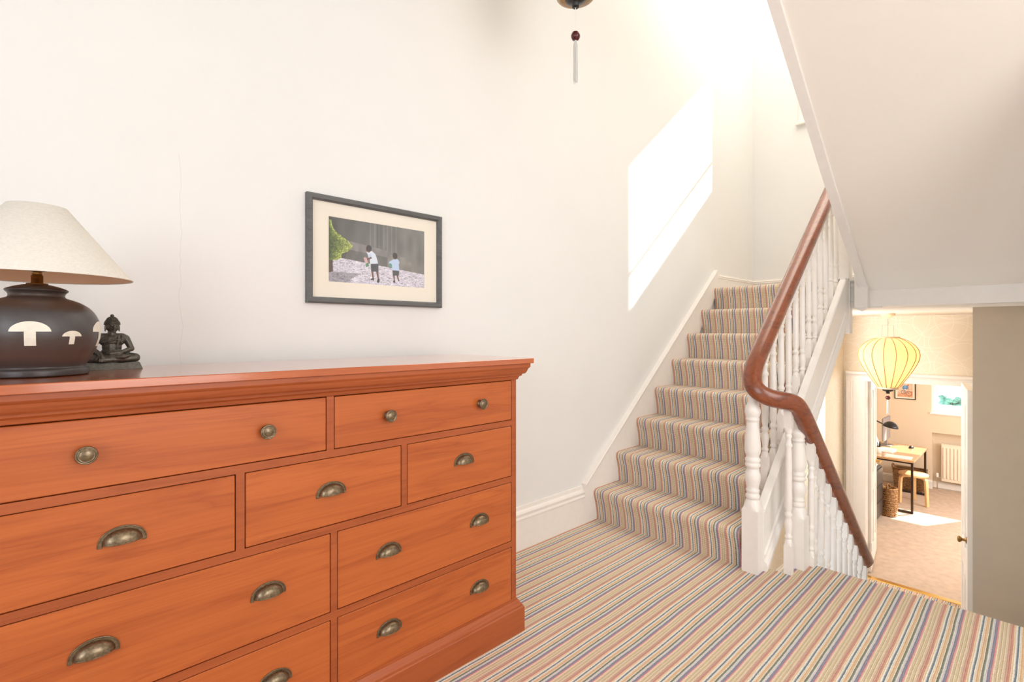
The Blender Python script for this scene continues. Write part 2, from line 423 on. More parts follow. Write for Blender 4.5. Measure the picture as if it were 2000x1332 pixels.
M['chrome'] = plain('chrome', srgb(210, 210, 210), 0.15, 1.0)
M['wicker'] = wicker_mat('light_wicker', srgb(206, 160, 104), srgb(120, 78, 42))
M['wicker_b'] = wicker_mat('brown_wicker', srgb(160, 116, 70), srgb(96, 62, 34))
M['grey'] = plain('grey_felt', srgb(150, 140, 136), 0.8, 0, 0.05, 80)
M['paper'] = plain('white_paper', srgb(244, 242, 238), 0.8)
M['cup'] = plain('white_pot', srgb(224, 216, 204), 0.5)
M['charcoal'] = plain('charcoal_cabinet', srgb(64, 60, 58), 0.35, 0.1)
M['bulb'] = emit_mat('lamp_bulb', (1.0, 0.86, 0.62, 1), 14)
M['hedge'] = plain('hedge_leaves', srgb(108, 164, 150), 0.7, 0, 0.5, 9, 0.05, 14)
M['patio'] = plain('pale_concrete', srgb(225, 222, 216), 0.8, 0, 0.05, 3)
M['string_white'] = plain('white_thread', srgb(240, 236, 226), 0.8)

# ------------------------------------------------------------------ the setting
WY = 1.795            # face of the long left wall
LOW = -1.434          # hall floor
XB = 4.686            # face of the back wall over the half landing
RIS = 0.1785; GO = 0.2205; X0 = 2.328

def S(name, mb, mat, **k): return struct(mb.build(name, mat, **k))

S('wall_left', MB().box(-2.1, XB+0.3, WY, WY+0.15, LOW-0.1, 4.6), M['wall'])
wb = MB()
WYa, WYb, WZa, WZb = 0.60, 1.365, 2.85, 3.98
wb.box(XB, XB+0.22, -1.2, WYa, 1.24, 4.6).box(XB, XB+0.22, WYb, WY+0.1, 1.24, 4.6)
wb.box(XB, XB+0.22, WYa, WYb, 1.24, WZa).box(XB, XB+0.22, WYa, WYb, WZb, 4.6)
S('wall_back', wb, M['wall'])
S('wall_right', MB().box(2.64, XB+0.2, -0.24, -0.12, LOW-0.1, 4.6), M['wall'])
S('wall_right_return', MB().box(2.64, 2.76, -2.2, -0.24, -0.1, 4.6), M['wall'])
S('wall_landing_side', MB().box(-2.1, 2.76, -2.3, -2.15, -0.1, 4.6), M['wall'])
S('wall_rear', MB().box(-2.2, -2.05, -2.3, WY, -0.1, 4.6), M['wall'])
S('ceiling', MB().box(-2.2, XB+0.3, -2.3, WY+0.15, 4.5, 4.62), M['soffit'])
# landing
S('floor', MB().box(-2.1, 2.62, -2.2, 0.805, -0.18, 0).box(-2.1, 2.43, 0.805, 0.868, -0.18, 0).box(-2.1, 2.378, 0.868, WY, -0.18, 0), M['carpet'])
# hall and office floors
S('floor_hall', MB().box(3.9, 6.19, -0.2, WY, LOW-0.1, LOW), M['carpet'])
S('floor_office', MB().box(6.22, 10.7, -1.2, 2.1, LOW-0.1, LOW-0.004), M['beige_carpet'])
S('trim_threshold', MB().box(6.17, 6.24, 0.48, 1.25, LOW-0.02, LOW+0.006, 0.004), M['brass'])
# hall walls and ceiling
S('wall_hall_left', MB().box(5.55, 6.32, 1.443, WY+0.1, LOW, 1.3), M['wallpaper'])
dw = MB()
dw.box(6.2, 6.32, 1.262, 1.46, LOW, 1.3).box(6.2, 6.32, -0.3, 0.475, LOW, 1.3).box(6.2, 6.32, 0.475, 1.262, 0.588, 1.3)
S('wall_hall_end', dw, M['wallpaper'])
S('wall_left_lower', MB().box(XB+0.3, 5.6, WY, WY+0.15, LOW, 1.4), M['wallpaper'])
S('ceiling_hall', MB().box(3.95, 6.3, -0.2, WY, 1.241, 1.40), M['soffit'])
S('wall_hall_side', MB().box(4.40, 4.52, -0.2, 0.308, LOW, 1.241).box(4.52, 6.2, 0.20, 0.30, LOW, 1.241), M['taupe'])
# half landing above the hall
S('floor_half_landing', MB().box(3.915, XB, -0.12, WY, 1.40, 1.4275), M['carpet'])
S('trim_landing_beam', MB().box(3.85, 3.95, -0.2, 0.757, 1.241, 1.345, 0.003), M['gloss'])
fas = [(0, 0, 1.235), (0, 0, 1.255), (-.006, 0, 1.262), (-.006, 0, 1.275), (0, 0, 1.28), (0, 0, 1.37), (-.008, 0, 1.376), (-.008, 0, 1.392), (-.002, 0, 1.398), (-.016, 0, 1.404), (-.03, 0, 1.412), (-.03, 0, 1.428), (.05, 0, 1.428), (.05, 0, 1.235)]
S('trim_landing_fascia', MB().sweep([(3.865+a, b, c) for a, b, c in fas], (0, 0.70, 0), (0, 0.92, 0)), M['gloss'])

# skirtings
def skirting(name, h=0.211, t=0.022, dirx=True, a=0, b=1, face=WY, z=0.0, sign=-1, mat=None):
    k = h/0.211
    pr = [(t, 0), (t, .145*k), (t+.004, .150*k), (t+.004, .156*k), (t-.002, .163*k), (t+.002, .178*k), (t-.003, .187*k), (.011, .193*k), (.009, h), (0, h)]
    mb = MB()
    if dirx: mb.sweep([(0, sign*p, q) for p, q in pr] + [(0, 0, 0)], (a, face, z), (b, face, z))
    else: mb.sweep([(sign*p, 0, q) for p, q in pr] + [(0, 0, 0)], (face, a, z), (face, b, z))
    return S(name, mb, mat or M['gloss'])
skirting('baseboard_left', a=-2.05, b=2.245)
skirting('baseboard_half_landing', 0.117, 0.02, True, 3.95, XB, WY, 1.428)
skirting('baseboard_back', 0.117, 0.02, False, -0.1, WY, XB, 1.428)
skirting('baseboard_hall', 0.18, 0.02, False, 1.443, WY, 5.55, LOW)
skirting('baseboard_hall_left', 0.18, 0.02, True, XB+0.3, 5.55, WY, LOW)

# stair window (source of the sun patch on the wall)
def window(name, face, y0, y1, z0, z1, depth, rail=None, bars=0, sill=True, arch=0.05):
    root = bpy.data.objects.new(name, None); COL.objects.link(root); struct(root)
    xo = face+depth-0.09
    f = MB(); fw = 0.045
    f.box(xo, xo+0.05, y0, y0+fw, z0, z1).box(xo, xo+0.05, y1-fw, y1, z0, z1).box(xo, xo+0.05, y0+fw, y1-fw, z0, z0+fw).box(xo, xo+0.05, y0+fw, y1-fw, z1-fw, z1)
    f.build('window_frame', M['gloss'], root)
    if rail:
        MB().box(xo+.015, xo+0.032, y0, y1, rail, rail+0.018).build('meeting_rail', M['gloss'], root)
    for i in range(bars):
        yb = y0+(y1-y0)*(i+1)/(bars+1)
        MB().box(xo+0.01, xo+0.035, yb-0.012, yb+0.012, z0, z1).build('glazing_bar', M['gloss'], root)
    MB().box(xo+0.02, xo+0.024, y0+fw, y1-fw, z0+fw, z1-fw).build('pane', M['glass'], root)
    if arch > 0:
        a = MB(); e = face-0.014
        a.box(e, face, y0-arch, y0, z0, z1+arch, .004).box(e, face, y1, y1+arch, z0, z1+arch, .004).box(e, face, y0, y1, z1, z1+arch, .004)
        a.build('architrave', M['gloss'], root)
    if sill:
        MB().box(face-0.035, xo, y0-arch-0.02, y1+arch+0.02, z0-0.028, z0, .005).build('window_sill', M['gloss'], root)
    return root
window('window_1', XB, WYa, WYb, WZa, WZb, 0.22, rail=3.22)

# ------------------------------------------------------------------ ascending stairs
stairs = thing('ascending_staircase', 'flight of eight striped carpeted steps rising along the cream wall to the half landing', 'staircase', (X0, 1.36, 0))
SL = Vector((X0, 1.36, 0))
class R:   # builds parts in world coordinates under a thing with a location
    pass
def part(mb, name, mat, root, label=None):
    o = mb.build(name, mat, root, label=label)
    o.matrix_parent_inverse = Matrix.Translation(root.location).inverted() if root.rotation_euler.z == 0 else root.matrix_basis.inverted()
    return o
def step_profile(x, z):
    return [(x+.030, z-.012), (x+.027, z+.035), (x+.022, z+.07), (x+.015, z+.10), (x+.008, z+.122), (x+.002, z+.140), (x, z+.151), (x+.0015, z+.162), (x+.006, z+.1705), (x+.013, z+.1755), (x+.022, z+.178), (x+.035, z+RIS), (x+.07, z+RIS), (x+GO+.05, z+RIS), (x+GO+.05, z+RIS-.05), (x+.06, z+RIS-.05), (x+.06, z-.012)]
Z8 = 8*RIS
for i in range(8):
    x = X0+GO*i; z = RIS*i
    pr = step_profile(x, z)
    part(MB().profile_y(pr, 0.952, 1.774, 13), 'step', M['carpet'], stairs)
    # painted margin of the tread beside the carpet
    zt_ = z+RIS-.006; x_ = x if i else x+.068
    part(MB().poly_y([(x_+.012, z+.04), (x_+.010, zt_-.03), (x_-.004, zt_-.028), (x_-.008, zt_-.014), (x_-.004, zt_), (x+GO+.03, zt_), (x+GO+.03, zt_-.04), (x_+.05, zt_-.04), (x_+.05, z+.04)], 0.872, 0.952), 'tread_margin', M['gloss'], stairs)
sl = 0.807
wsx0, wsx1 = 2.245, 3.945
ztop = lambda x: 0.224+sl*(x-wsx0)
ws = MB()
pts = [(wsx0, 0.0), (wsx0, ztop(wsx0)), (wsx1-.03, ztop(wsx1-.03)), (wsx1, ztop(wsx1-.03)+.004), (wsx1+.02, ztop(wsx1-.03)-.012), (wsx1+.025, 1.545), (wsx1+.03, 1.405), (3.94, 1.405), (2.6, 0.0)]
ws.poly_y(pts, 1.774, WY-0.0005)
part(ws, 'wall_string', M['gloss'], stairs)
bead = [(0, .0, 0), (0, -.010, 0), (0, -.013, -.006), (0, -.010, -.014), (0, -.004, -.024), (0, -.004, -.030), (0, 0, -.034)]
part(MB().sweep([(0, 1.774+b, c) for a, b, c in bead], (wsx0+.0, 0, ztop(wsx0)), (wsx1-.03, 0, ztop(wsx1-.03))), 'string_moulding', M['gloss'], stairs)
# outer string
ost = lambda x: 0.275+0.830*(x-2.376); OY = 0.022
pr = [(.872, 0), (.842, 0), (.836, -.006), (.836, -.014), (.842, -.020), (.842, -.205), (.834, -.210), (.834, -.222), (.840, -.228), (.840, -.238), (.830, -.246), (.824, -.262), (.826, -.278), (.834, -.286), (.834, -.318), (.872, -.318)]
part(MB().sweep([(0, y+OY, z) for y, z in pr], (2.386, 0, ost(2.386)), (3.75, 0, ost(3.75))).poly_y([(3.75, ost(3.75)-.318), (3.75, 1.428), (3.865, 1.428), (3.865, 1.20)], .842+OY, .872+OY), 'outer_string', M['gloss'], stairs)
us = [(2.40, 0.004), (3.86, 1.170), (3.86, 1.195), (2.45, 0.045)]
part(MB().poly_y(us, 0.895, 1.774), 'stair_underside', M['soffit'], stairs)

# descending steps (mostly hidden below the landing edge)
dn = thing('descending_staircase', 'striped carpeted steps going down from the landing edge to the hall', 'staircase', (2.62, 0.3, 0))
DX = 2.625; DG = 0.2125
for i in range(8):
    z = -RIS*(i+1); x1 = DX + DG*i
    if i == 7: continue
    part(MB().poly_y([(x1+.004, z), (x1+.004, z-.18), (x1+DG-.02, z-.18), (x1+DG-.012, z-.09), (x1+DG-.002, z-.035), (x1+DG+.004, z-.02), (x1+DG, z-.006), (x1+DG-.015, z)], -0.115, 0.712), 'step', M['carpet'], dn)
ds = lambda x: -0.075-0.865*(x-2.569)
part(MB().sweep([(0, .712, -.27), (0, .712, 0), (0, .772, 0), (0, .772, -.27)], (2.626, 0, ds(2.626)), (4.1, 0, ds(4.1))), 'outer_string', M['gloss'], dn)
part(MB().poly_y([(2.5, -.18), (2.626, -.18), (4.1, -1.434), (3.9, -1.434)], -0.115, 0.712), 'stair_underside', M['soffit'], dn)

# ------------------------------------------------------------------ balustrade
bal = thing('stair_balustrade', 'white turned balusters and two newels under a curving polished brown handrail', 'balustrade', (2.36, 0.9, 0))
def smooth_path(pts, n=6):
    P_ = [Vector(p) for p in pts]; out = []
    for i in range(len(P_)-1):
        p0 = P_[max(i-1, 0)]; p1 = P_[i]; p2 = P_[i+1]; p3 = P_[min(i+2, len(P_)-1)]
        for k in range(n):
            t = k/n
            out.append(0.5*((2*p1)+(p2-p0)*t+(2*p0-5*p1+4*p2-p3)*t*t+(3*p1-p0-3*p2+p3)*t**3))
    out.append(P_[-1]); return out
upz = lambda x: 0.955+0.85*(x-2.41)
dnz = lambda x: 0.635-0.865*(x-2.569)
rp = [(3.86, .905, upz(3.86)), (3.4, .905, upz(3.4)), (3.0, .905, upz(3.0)), (2.6, .905, upz(2.6)), (2.48, .905, upz(2.48)), (2.41, .905, .950), (2.362, .902, .895), (2.332, .888, .845), (2.330, .862, .812), (2.352, .825, .790),
      (2.392, .785, .778), (2.440, .755, .762), (2.492, .742, .716), (2.569, .734, dnz(2.569)), (2.7, .734, dnz(2.7)), (3.0, .734, dnz(3.0)), (3.4, .734, dnz(3.4)), (3.67, .734, dnz(3.67))]
rs = []
for k in range(20):
    a = 2*PI*k/20; c, s_ = math.cos(a), math.sin(a)
    rs.append((0.92*math.copysign(abs(c)**0.75, c) if c > 0 else 0.80*math.copysign(abs(c)**0.60, c), 1.12*math.copysign(abs(s_)**(0.75 if c > 0 else 0.65), s_)))
rail = part(MB().tube(smooth_path(rp, 7), 0.0345, sect=rs), 'handrail', M['mahogany'], bal)

def square_ring(mb, cx, cy, h, z0, z1, ch=0.0):
    """square block with softened top edge"""
    if ch > 0:
        mb.box(cx-h, cx+h, cy-h, cy+h, z0, z1-ch*0.2, 0.004)
    else: mb.box(cx-h, cx+h, cy-h, cy+h, z0, z1, 0.003)
def turned_block(mb, cx, cy, h, z0, z1, rn, top=True, bottom=False, ch=0.03):
    """square block whose chamfered end runs into the round turning"""
    n = 32
    def ring(hh, rnd, z):
        out = []
        for k in range(n):
            a = 2*PI*k/n
            c, s_ = math.cos(a), math.sin(a); m_ = max(abs(c), abs(s_))
            out.append((cx+hh*c*((1-rnd)/m_+rnd), cy+hh*s_*((1-rnd)/m_+rnd), z))
        return out
    # lamb's tongue: the corners fall away first, then the faces
    tongue = [(h, 0.0, 0.0), (h, .28, .10), (h*.995, .62, .28), (h*.97, .88, .52), (h*.90, 1.0, .76), (max(rn, h*.80), 1.0, .90), (rn, 1.0, 1.0)]
    L_ = ch*1.5
    def bands(rings, smooth):
        vs = [p for r_ in rings for p in r_]
        mb.add(vs, [(i*n+k, i*n+(k+1) % n, (i+1)*n+(k+1) % n, (i+1)*n+k) for i in range(len(rings)-1) for k in range(n)], smooth)
    lo = zb_ = z0+(L_ if bottom else 0); hi = z1-(L_ if top else 0)
    if bottom:
        rs_ = [ring(hh, rnd, zb_-L_*t) for hh, rnd, t in tongue][::-1]; bands(rs_, True); mb.add(rs_[0], [tuple(range(n))[::-1]])
    if top:
        rs_ = [ring(hh, rnd, hi+L_*t) for hh, rnd, t in tongue]; bands(rs_, True); mb.add(rs_[-1], [tuple(range(n))])
    sq4 = [(cx+sx*h, cy+sy*h) for sx, sy in ((1, 1), (-1, 1), (-1, -1), (1, -1))]
    vs = [(x, y, lo) for x, y in sq4]+[(x, y, hi) for x, y in sq4]
    mb.add(vs, [(0, 1, 5, 4), (1, 2, 6, 5), (2, 3, 7, 6), (3, 0, 4, 7), (3, 2, 1, 0), (4, 5, 6, 7)])

def newel(cx, cy, zb, zt, h=0.035):
    mb = MB()
    H = zt-zb; zk = zb+0.325*(H/0.763)
    turned_block(mb, cx, cy, h, zb, zk, 0.026, top=True, ch=0.03)
    f = (zt-zk)/0.438
    P_ = [(.0255, 0), (.030, .006), (.030, .018), (.026, .024), (.0245, .030), (.0285, .036), (.0285, .044), (.024, .048), (.026, .060), (.0325, .085), (.0335, .100), (.031, .118), (.024, .134), (.0225, .140),
          (.0305, .146), (.033, .154), (.0305, .162), (.0285, .166), (.0325, .172), (.0325, .182), (.027, .188), (.026, .194), (.0315, .205), (.0345, .222), (.0335, .25), (.029, .30), (.0245, .345), (.0235, .352), (.0285, .356), (.0285, .364),
          (.0255, .368), (.030, .378), (.0335, .392), (.0330, .405), (.026, .424), (.0195, .436), (.0185, .46), (.0185, .50)]
    mb.lathe([(r, q*f) for r, q in P_], 20, (cx, cy, zk))
    return mb
part(newel(2.358, 0.902, 0, 0.763), 'newel_post', M['gloss'], bal)
part(newel(2.552, 0.774, 0, 0.648), 'newel_post', M['gloss'], bal)

def baluster(cx, cy, zb, zt, slope=0.0, h=0.0158, btop=0.11):
    """turned baluster, blocks at both ends, top cut to the rake of the rail"""
    mb = MB(); H = zt-zb; lb = max(0.05, min(0.16, H-0.50)) if H < 0.66 else 0.155
    z1 = zb+lb; z2 = zt-btop
    turned_block(mb, cx, cy, h, zb, z1, 0.0112, top=True, ch=0.018)
    # top block with raked end
    n0 = len(mb.v)
    turned_block(mb, cx, cy, h, z2, zt+0.03, 0.0112, top=False, bottom=True, ch=0.018)
    for i in range(len(mb.v)-4, len(mb.v)):
        x, y, z = mb.v[i]; mb.v[i] = (x, y, z+slope*(x-cx))
    L_ = z2-z1
    P_ = [(.013, 0), (.0175, .004), (.0175, .014), (.0135, .018), (.0145, .03), (.0185, .055), (.0195, .070), (.017, .085), (.0135, .096), (.0175, .101), (.0185, .108), (.0175, .115), (.0135, .12), (.0145, .128), (.0175, .14), (.0178, .16)]
    P_ += [(.0155, L_-.075), (.0145, L_-.062), (.0185, L_-.056), (.0185, L_-.046), (.0135, L_-.040), (.0125, L_-.02), (.0165, L_-.014), (.0165, L_-.008), (.013, L_)]
    mb.lathe([(r_*.86, q_) for r_, q_ in P_], 14, (cx, cy, z1))
    return mb
for i in range(14):                           # up the ascending flight, two to a tread
    x = 2.440+0.1103*i
    if x > 3.80: break
    st = int((x-X0)//GO)
    zb = RIS*(st+1)-.006
    part(baluster(x, 0.918, zb, upz(x)-0.034, 0.85), 'baluster', M['gloss'], bal)
part(baluster(2.445, 0.780, 0, 0.735), 'baluster', M['gloss'], bal)
part(baluster(2.606, 0.735, 0, dnz(2.606)-.034, -0.865), 'baluster', M['gloss'], bal)
for i in range(14):                           # down the descending flight
    x = 2.672+0.1075*(i)
    if x > 3.62+.1: break
    part(baluster(x, 0.742, ds(x)-.006, dnz(x)-0.034, -0.865), 'baluster', M['gloss'], bal)
# top newel of the ascending flight with its drop
tn = MB(); tn.box(3.835, 3.905, 0.858, 0.926, 1.07, 2.35, .004)
tn.lathe([(.033, 0), (.04, .012), (.03, .03), (.038, .05), (.03, .075), (.001, .085)], 16, (3.87, .892, 2.35))
part(tn, 'newel_post', M['gloss'], bal)

# ------------------------------------------------------------------ upper flight over the landing (we see it from below)
up2 = thing('upper_staircase', 'sloping white underside of the upper flight with its edge string and drop newel', 'staircase', (3.84, 0.8, 1.3))
edge = [(3.835, 1.335), (3.80, 1.362), (3.713, 1.430), (3.539, 1.545), (3.324, 1.690), (3.083, 1.860), (2.548, 2.262), (2.25, 2.487), (1.6, 2.978)]
sp = [(x, z) for x, z in edge] + [(x, z+0.30) for x, z in edge[::-1]]
part(MB().poly_y(sp, 0.778, 0.803), 'string', M['gloss'], up2)
cv = [(x, z) for x, z in edge] + [(x, z+0.030) for x, z in edge[::-1]]
part(MB().poly_y(cv, 0.757, 0.7785), 'string_moulding', M['gloss'], up2)
so = [(3.86, 1.335)] + [(x+.012, z+0.014) for x, z in edge]
sb = MB().poly_y(so + [(x+.012, z+0.05) for x, z in so[::-1]], -0.119, 0.7575)
part(sb, 'soffit', M['soffit'], up2)
S('ceiling_upper_landing', MB().box(-2.1, 1.62, -2.2, 0.757, 2.985, 3.1), M['soffit'])
S('trim_upper_landing', MB().box(-2.1, 1.62, 0.757, 0.80, 2.96, 3.28, .004), M['gloss'])
nd = MB().box(3.80, 3.872, 0.755, 0.827, 1.232, 1.50, .003)
a = [(3.80, .755, 1.233), (3.872, .755, 1.233), (3.872, .827, 1.233), (3.80, .827, 1.233), (3.836, .791, 1.212)]
nd.add(a, [(0, 1, 4), (1, 2, 4), (2, 3, 4), (3, 0, 4)])
part(nd, 'newel_drop', M['gloss'], up2)

# ------------------------------------------------------------------ hall door and the door beside it
def door_trim(name):
    root = bpy.data.objects.new(name, None); COL.objects.link(root); struct(root)
    mb = MB(); x = 6.2
    yl, yr, zt = 1.252, 0.485, 0.576
    out = [(0, .0), (-.016, .0), (-.016, .10), (-.024, .108), (-.024, .118), (-.030, .125), (-.040, .140), (-.040, .158), (-.030, .165), (0, .165)]
    mb.sweep([(x+p, yl+q, 0) for p, q in out], (0, 0, LOW), (0, 0, zt+.0))
    mb.sweep([(x+p, yr-q*0.9, 0) for p, q in out], (0, 0, LOW), (0, 0, zt+.0))
    hd = [(0, .0), (-.016, .0), (-.016, .045), (-.024, .05), (-.024, .056), (-.030, .06), (-.040, .072), (-.040, .092), (-.030, .098), (0, .098)]
    mb.sweep([(x+p, 0, zt+q) for p, q in hd], (0, yr-.15, 0), (0, yl+.165, 0))
    mb.build('architrave', M['gloss'], root)
    MB().box(6.199, 6.329, 1.250, 1.2615, LOW, .576).box(6.199, 6.329, .4755, .487, LOW, .576).box(6.199, 6.329, .4755, 1.2615, .576, .5875).build('door_lining', M['gloss'], root)
    return root
door_trim('trim_office_door')
def panel_door(name, W, Hh, hinge, ang, t=0.04, label=None):
    """leaf along local +X, thickness in Y, hinge at the origin"""
    root = bpy.data.objects.new(name, None); COL.objects.link(root); struct(root)
    root.location = hinge; root.rotation_euler = (0, 0, ang)
    lf = MB(); st = 0.105
    xs = [(st, W/2-.05), (W/2+.05, W-st)]
    zs = [(.22, .80), (.98, Hh-.12)]
    lf.box(.01, W-.01, -.010, .010, .01, Hh-.01)
    for x0, x1 in [(0, st), (W-st, W)]: lf.box(x0, x1, -t/2, t/2, 0, Hh, .002)
    for z0, z1 in [(0, .22), (.80, .98), (Hh-.12, Hh)]: lf.box(st, W-st, -t/2+.0006, t/2-.0006, z0+.0004, z1-.0004)
    for z0, z1 in [(.22, .80), (.98, Hh-.12)]: lf.box(W/2-.05, W/2+.05, -t/2+.0006, t/2-.0006, z0, z1)
    lf.build('door_leaf', M['gloss'], root)
    for x0, x1 in xs:
        for z0, z1 in zs:
            for sy in (-1, 1):
                p = MB(); y0 = sy*.010; y1 = sy*.0155
                vs = [(x0+.018, y0, z0+.018), (x1-.018, y0, z0+.018), (x1-.018, y0, z1-.018), (x0+.018, y0, z1-.018), (x0+.05, y1, z0+.05), (x1-.05, y1, z0+.05), (x1-.05, y1, z1-.05), (x0+.05, y1, z1-.05)]
                p.add(vs, [(4, 5, 6, 7), (0, 1, 5, 4), (1, 2, 6, 5), (2, 3, 7, 6), (3, 0, 4, 7), (3, 2, 1, 0)])
                p.build('panel', M['gloss'], root)
    return root
d1 = panel_door('door_1', 0.742, 2.0, (6.325, 1.244, LOW+.008), math.radians(7.1))
h = MB(); 
for sy in (-1,):
    h.lathe([(.024, 0), (.024, -.006), (.010, -.010), (.009, -.045)], 14, (0.69, -.02, 1.03), axis='y')
    h.tube([(0.69, -.062, 1.03), (0.66, -.064, 1.032), (0.61, -.062, 1.03), (0.585, -.060, 1.024)], [.009, .009, .008, .006], 8)
h.build('handle', M['brass'], d1)
for zz in (0.22, 1.72):
    MB().box(-.012, .004, -.026, -.012, zz, zz+.09, .002).build('hinge', M['gloss'], d1)
d2 = panel_door('door_2', 0.70, 2.12, (5.18, .408, LOW+.006), math.radians(180+7.2))
kb = MB().lathe([(.022, 0), (.022, -.004), (.009, -.008), (.008, -.022), (.012, -.026), (.020, -.034), (.021, -.042), (.013, -.048), (.001, -.049)], 18, (0.655, -.02, 1.112), axis='y')
kb.build('knob', M['old_brass'], d2)

# ------------------------------------------------------------------ office shell
ow = MB(); XF = 10.43
ow.box(XF, XF+.3, 1.214, 2.1, LOW, 1.2).box(XF, XF+.3, -1.2, -.24, LOW, 1.2).box(XF, XF+.3, -.24, 1.214, .55, 1.2).box(XF, XF+.3, -.24, 1.214, -.53, -.213)
ow.box(XF+.16, XF+.3, -.2, 1.214, LOW, -.53)
S('wall_office_far', ow, M['office'])
S('wall_office_left', MB().box(6.32, XF+.3, 1.96, 2.1, LOW, 1.2), M['office'])
S('wall_office_right', MB().box(6.32, XF+.3, -1.3, -1.1, LOW, 1.2), M['office'])
S('wall_office_near', MB().box(6.325, 6.34, 1.27, 2.0, LOW, 1.2).box(6.325, 6.34, -1.2, .47, LOW, 1.2).box(6.325, 6.34, .47, 1.27, .60, 1.2), M['office'])
S('ceiling_office', MB().box(6.3, XF+.3, -1.3, 2.1, 1.18, 1.30), M['soffit'])
window('window_2', XF, -.24, 1.214, -.213, .55, 0.28, bars=0, arch=0.0, sill=False)
S('trim_office_sill', MB().box(XF-.03, XF+.2, -.26, 1.236, -.232, -.212, .004), M['gloss'])
skirting('baseboard_office_far', 0.14, 0.02, False, 1.205, 1.96, XF, LOW)
skirting('baseboard_office_niche', 0.10, 0.02, False, -.2, 1.214, XF+.16, LOW)
# outside the office window
S('floor_patio', MB().box(10.75, 40, -20, 20, -1.35, -1.25), M['patio'])
S('wall_garden', MB().box(13.2, 13.4, -8, 8, -1.25, -.40), M['patio'])
hb = MB(); rnd = random.Random(7)
for k in range(700):
    hb.ell((13.9+rnd.uniform(-.12, .12), -1.6+3.05*k/700, -.42+rnd.uniform(-.25, .20+.10*math.sin(k*.035))), (rnd.uniform(.04, .08), rnd.uniform(.04, .08), rnd.uniform(.03, .07)), 8, 6)
hg = hb.build('garden_hedge', M['hedge']); tag(hg, 'green hedge outside the small office window', 'hedge'); hg['kind'] = 'stuff'

# ------------------------------------------------------------------ chest of drawers
ch = thing('chest_of_drawers', 'long cherry wood chest of ten drawers with bronze pulls against the wall', 'chest of drawers', (0.571, 1.5, 0))
FY = 1.31; xl, xr = -0.12, 1.262; BK = 1.715
c = MB()
c.box(xl, xr-.0002, FY+.002, FY+.02, .10, .115).box(xl, xl+.022, FY, FY+.022, .10, .912).box(xr-.022, xr, FY, FY+.022, .10, .912)
for z0, z1 in ((.542, .562), (.309, .329), (.744, .764), (.908, .925), (.100, .114)): c.box(xl+.022, xr-.022, FY+.0003, FY+.022, z0, z1)
for x0, x1, z0, z1 in ((.562, .582, .764, .908), (.343, .362, .562, .744), (.789, .808, .562, .744), (.573, .591, .329, .542), (.573, .591, .114, .309)): c.box(x0, x1, FY+.0003, FY+.022, z0, z1)
c.box(xl, xl+.02, FY+.022, BK, .02, .92).box(xr-.02, xr, FY+.022, BK, .02, .92).box(xl, xr, BK-.01, BK, .02, .92)
part(c, 'carcass', M['cherry_v'], ch)
part(MB().box(xl+.02, xr-.02, FY+.026, FY+.03, .1, .92), 'gap_shade_sheet', M['cherry_in'], ch)  # dark sheet behind the drawers, shade of the gaps put into its colour
# top with cornice, mitred round three sides
def moulding(mb, prof, closed_top=True):
    """prof: (overhang, z) swept round front and both ends"""
    rings = []
    for o, z in prof:
        rings.append([(xl-o, BK, z), (xl-o, FY-o, z), (xr+o, FY-o, z), (xr+o, BK, z)])
    vs = [p for r_ in rings for p in r_]; fs = []
    for i in range(len(rings)-1):
        for k in range(3): fs.append((i*4+k, i*4+k+1, (i+1)*4+k+1, (i+1)*4+k))
        fs.append((i*4+3, i*4, (i+1)*4, (i+1)*4+3))
    fs.append((0, 1, 2, 3)); n = len(vs); fs.append((n-4, n-1, n-2, n-3))
    mb.add(vs, fs); return mb
part(moulding(MB(), [(.0445, .9675), (.0455, .9690), (.0455, .9845), (.0440, .9860)]), 'top_board', M['cherry_top'], ch)
part(moulding(MB(), [(.001, .908), (.005, .910), (.006, .914), (.0075, .918), (.011, .921), (.015, .923), (.016, .929), (.022, .930), (.026, .934), (.029, .941), (.031, .948), (.035, .952), (.037, .955), (.037, .9665), (.02, .9672)]), 'cornice', M['cherry_v'], ch)
part(moulding(MB(), [(.022, .0015), (.022, .087), (.020, .090), (.0175, .091), (.0165, .096), (.011, .103), (.007, .110), (.0055, .113), (.0035, .1135), (.003, .119), (.0, .120)]), 'plinth', M['cherry_v'], ch)
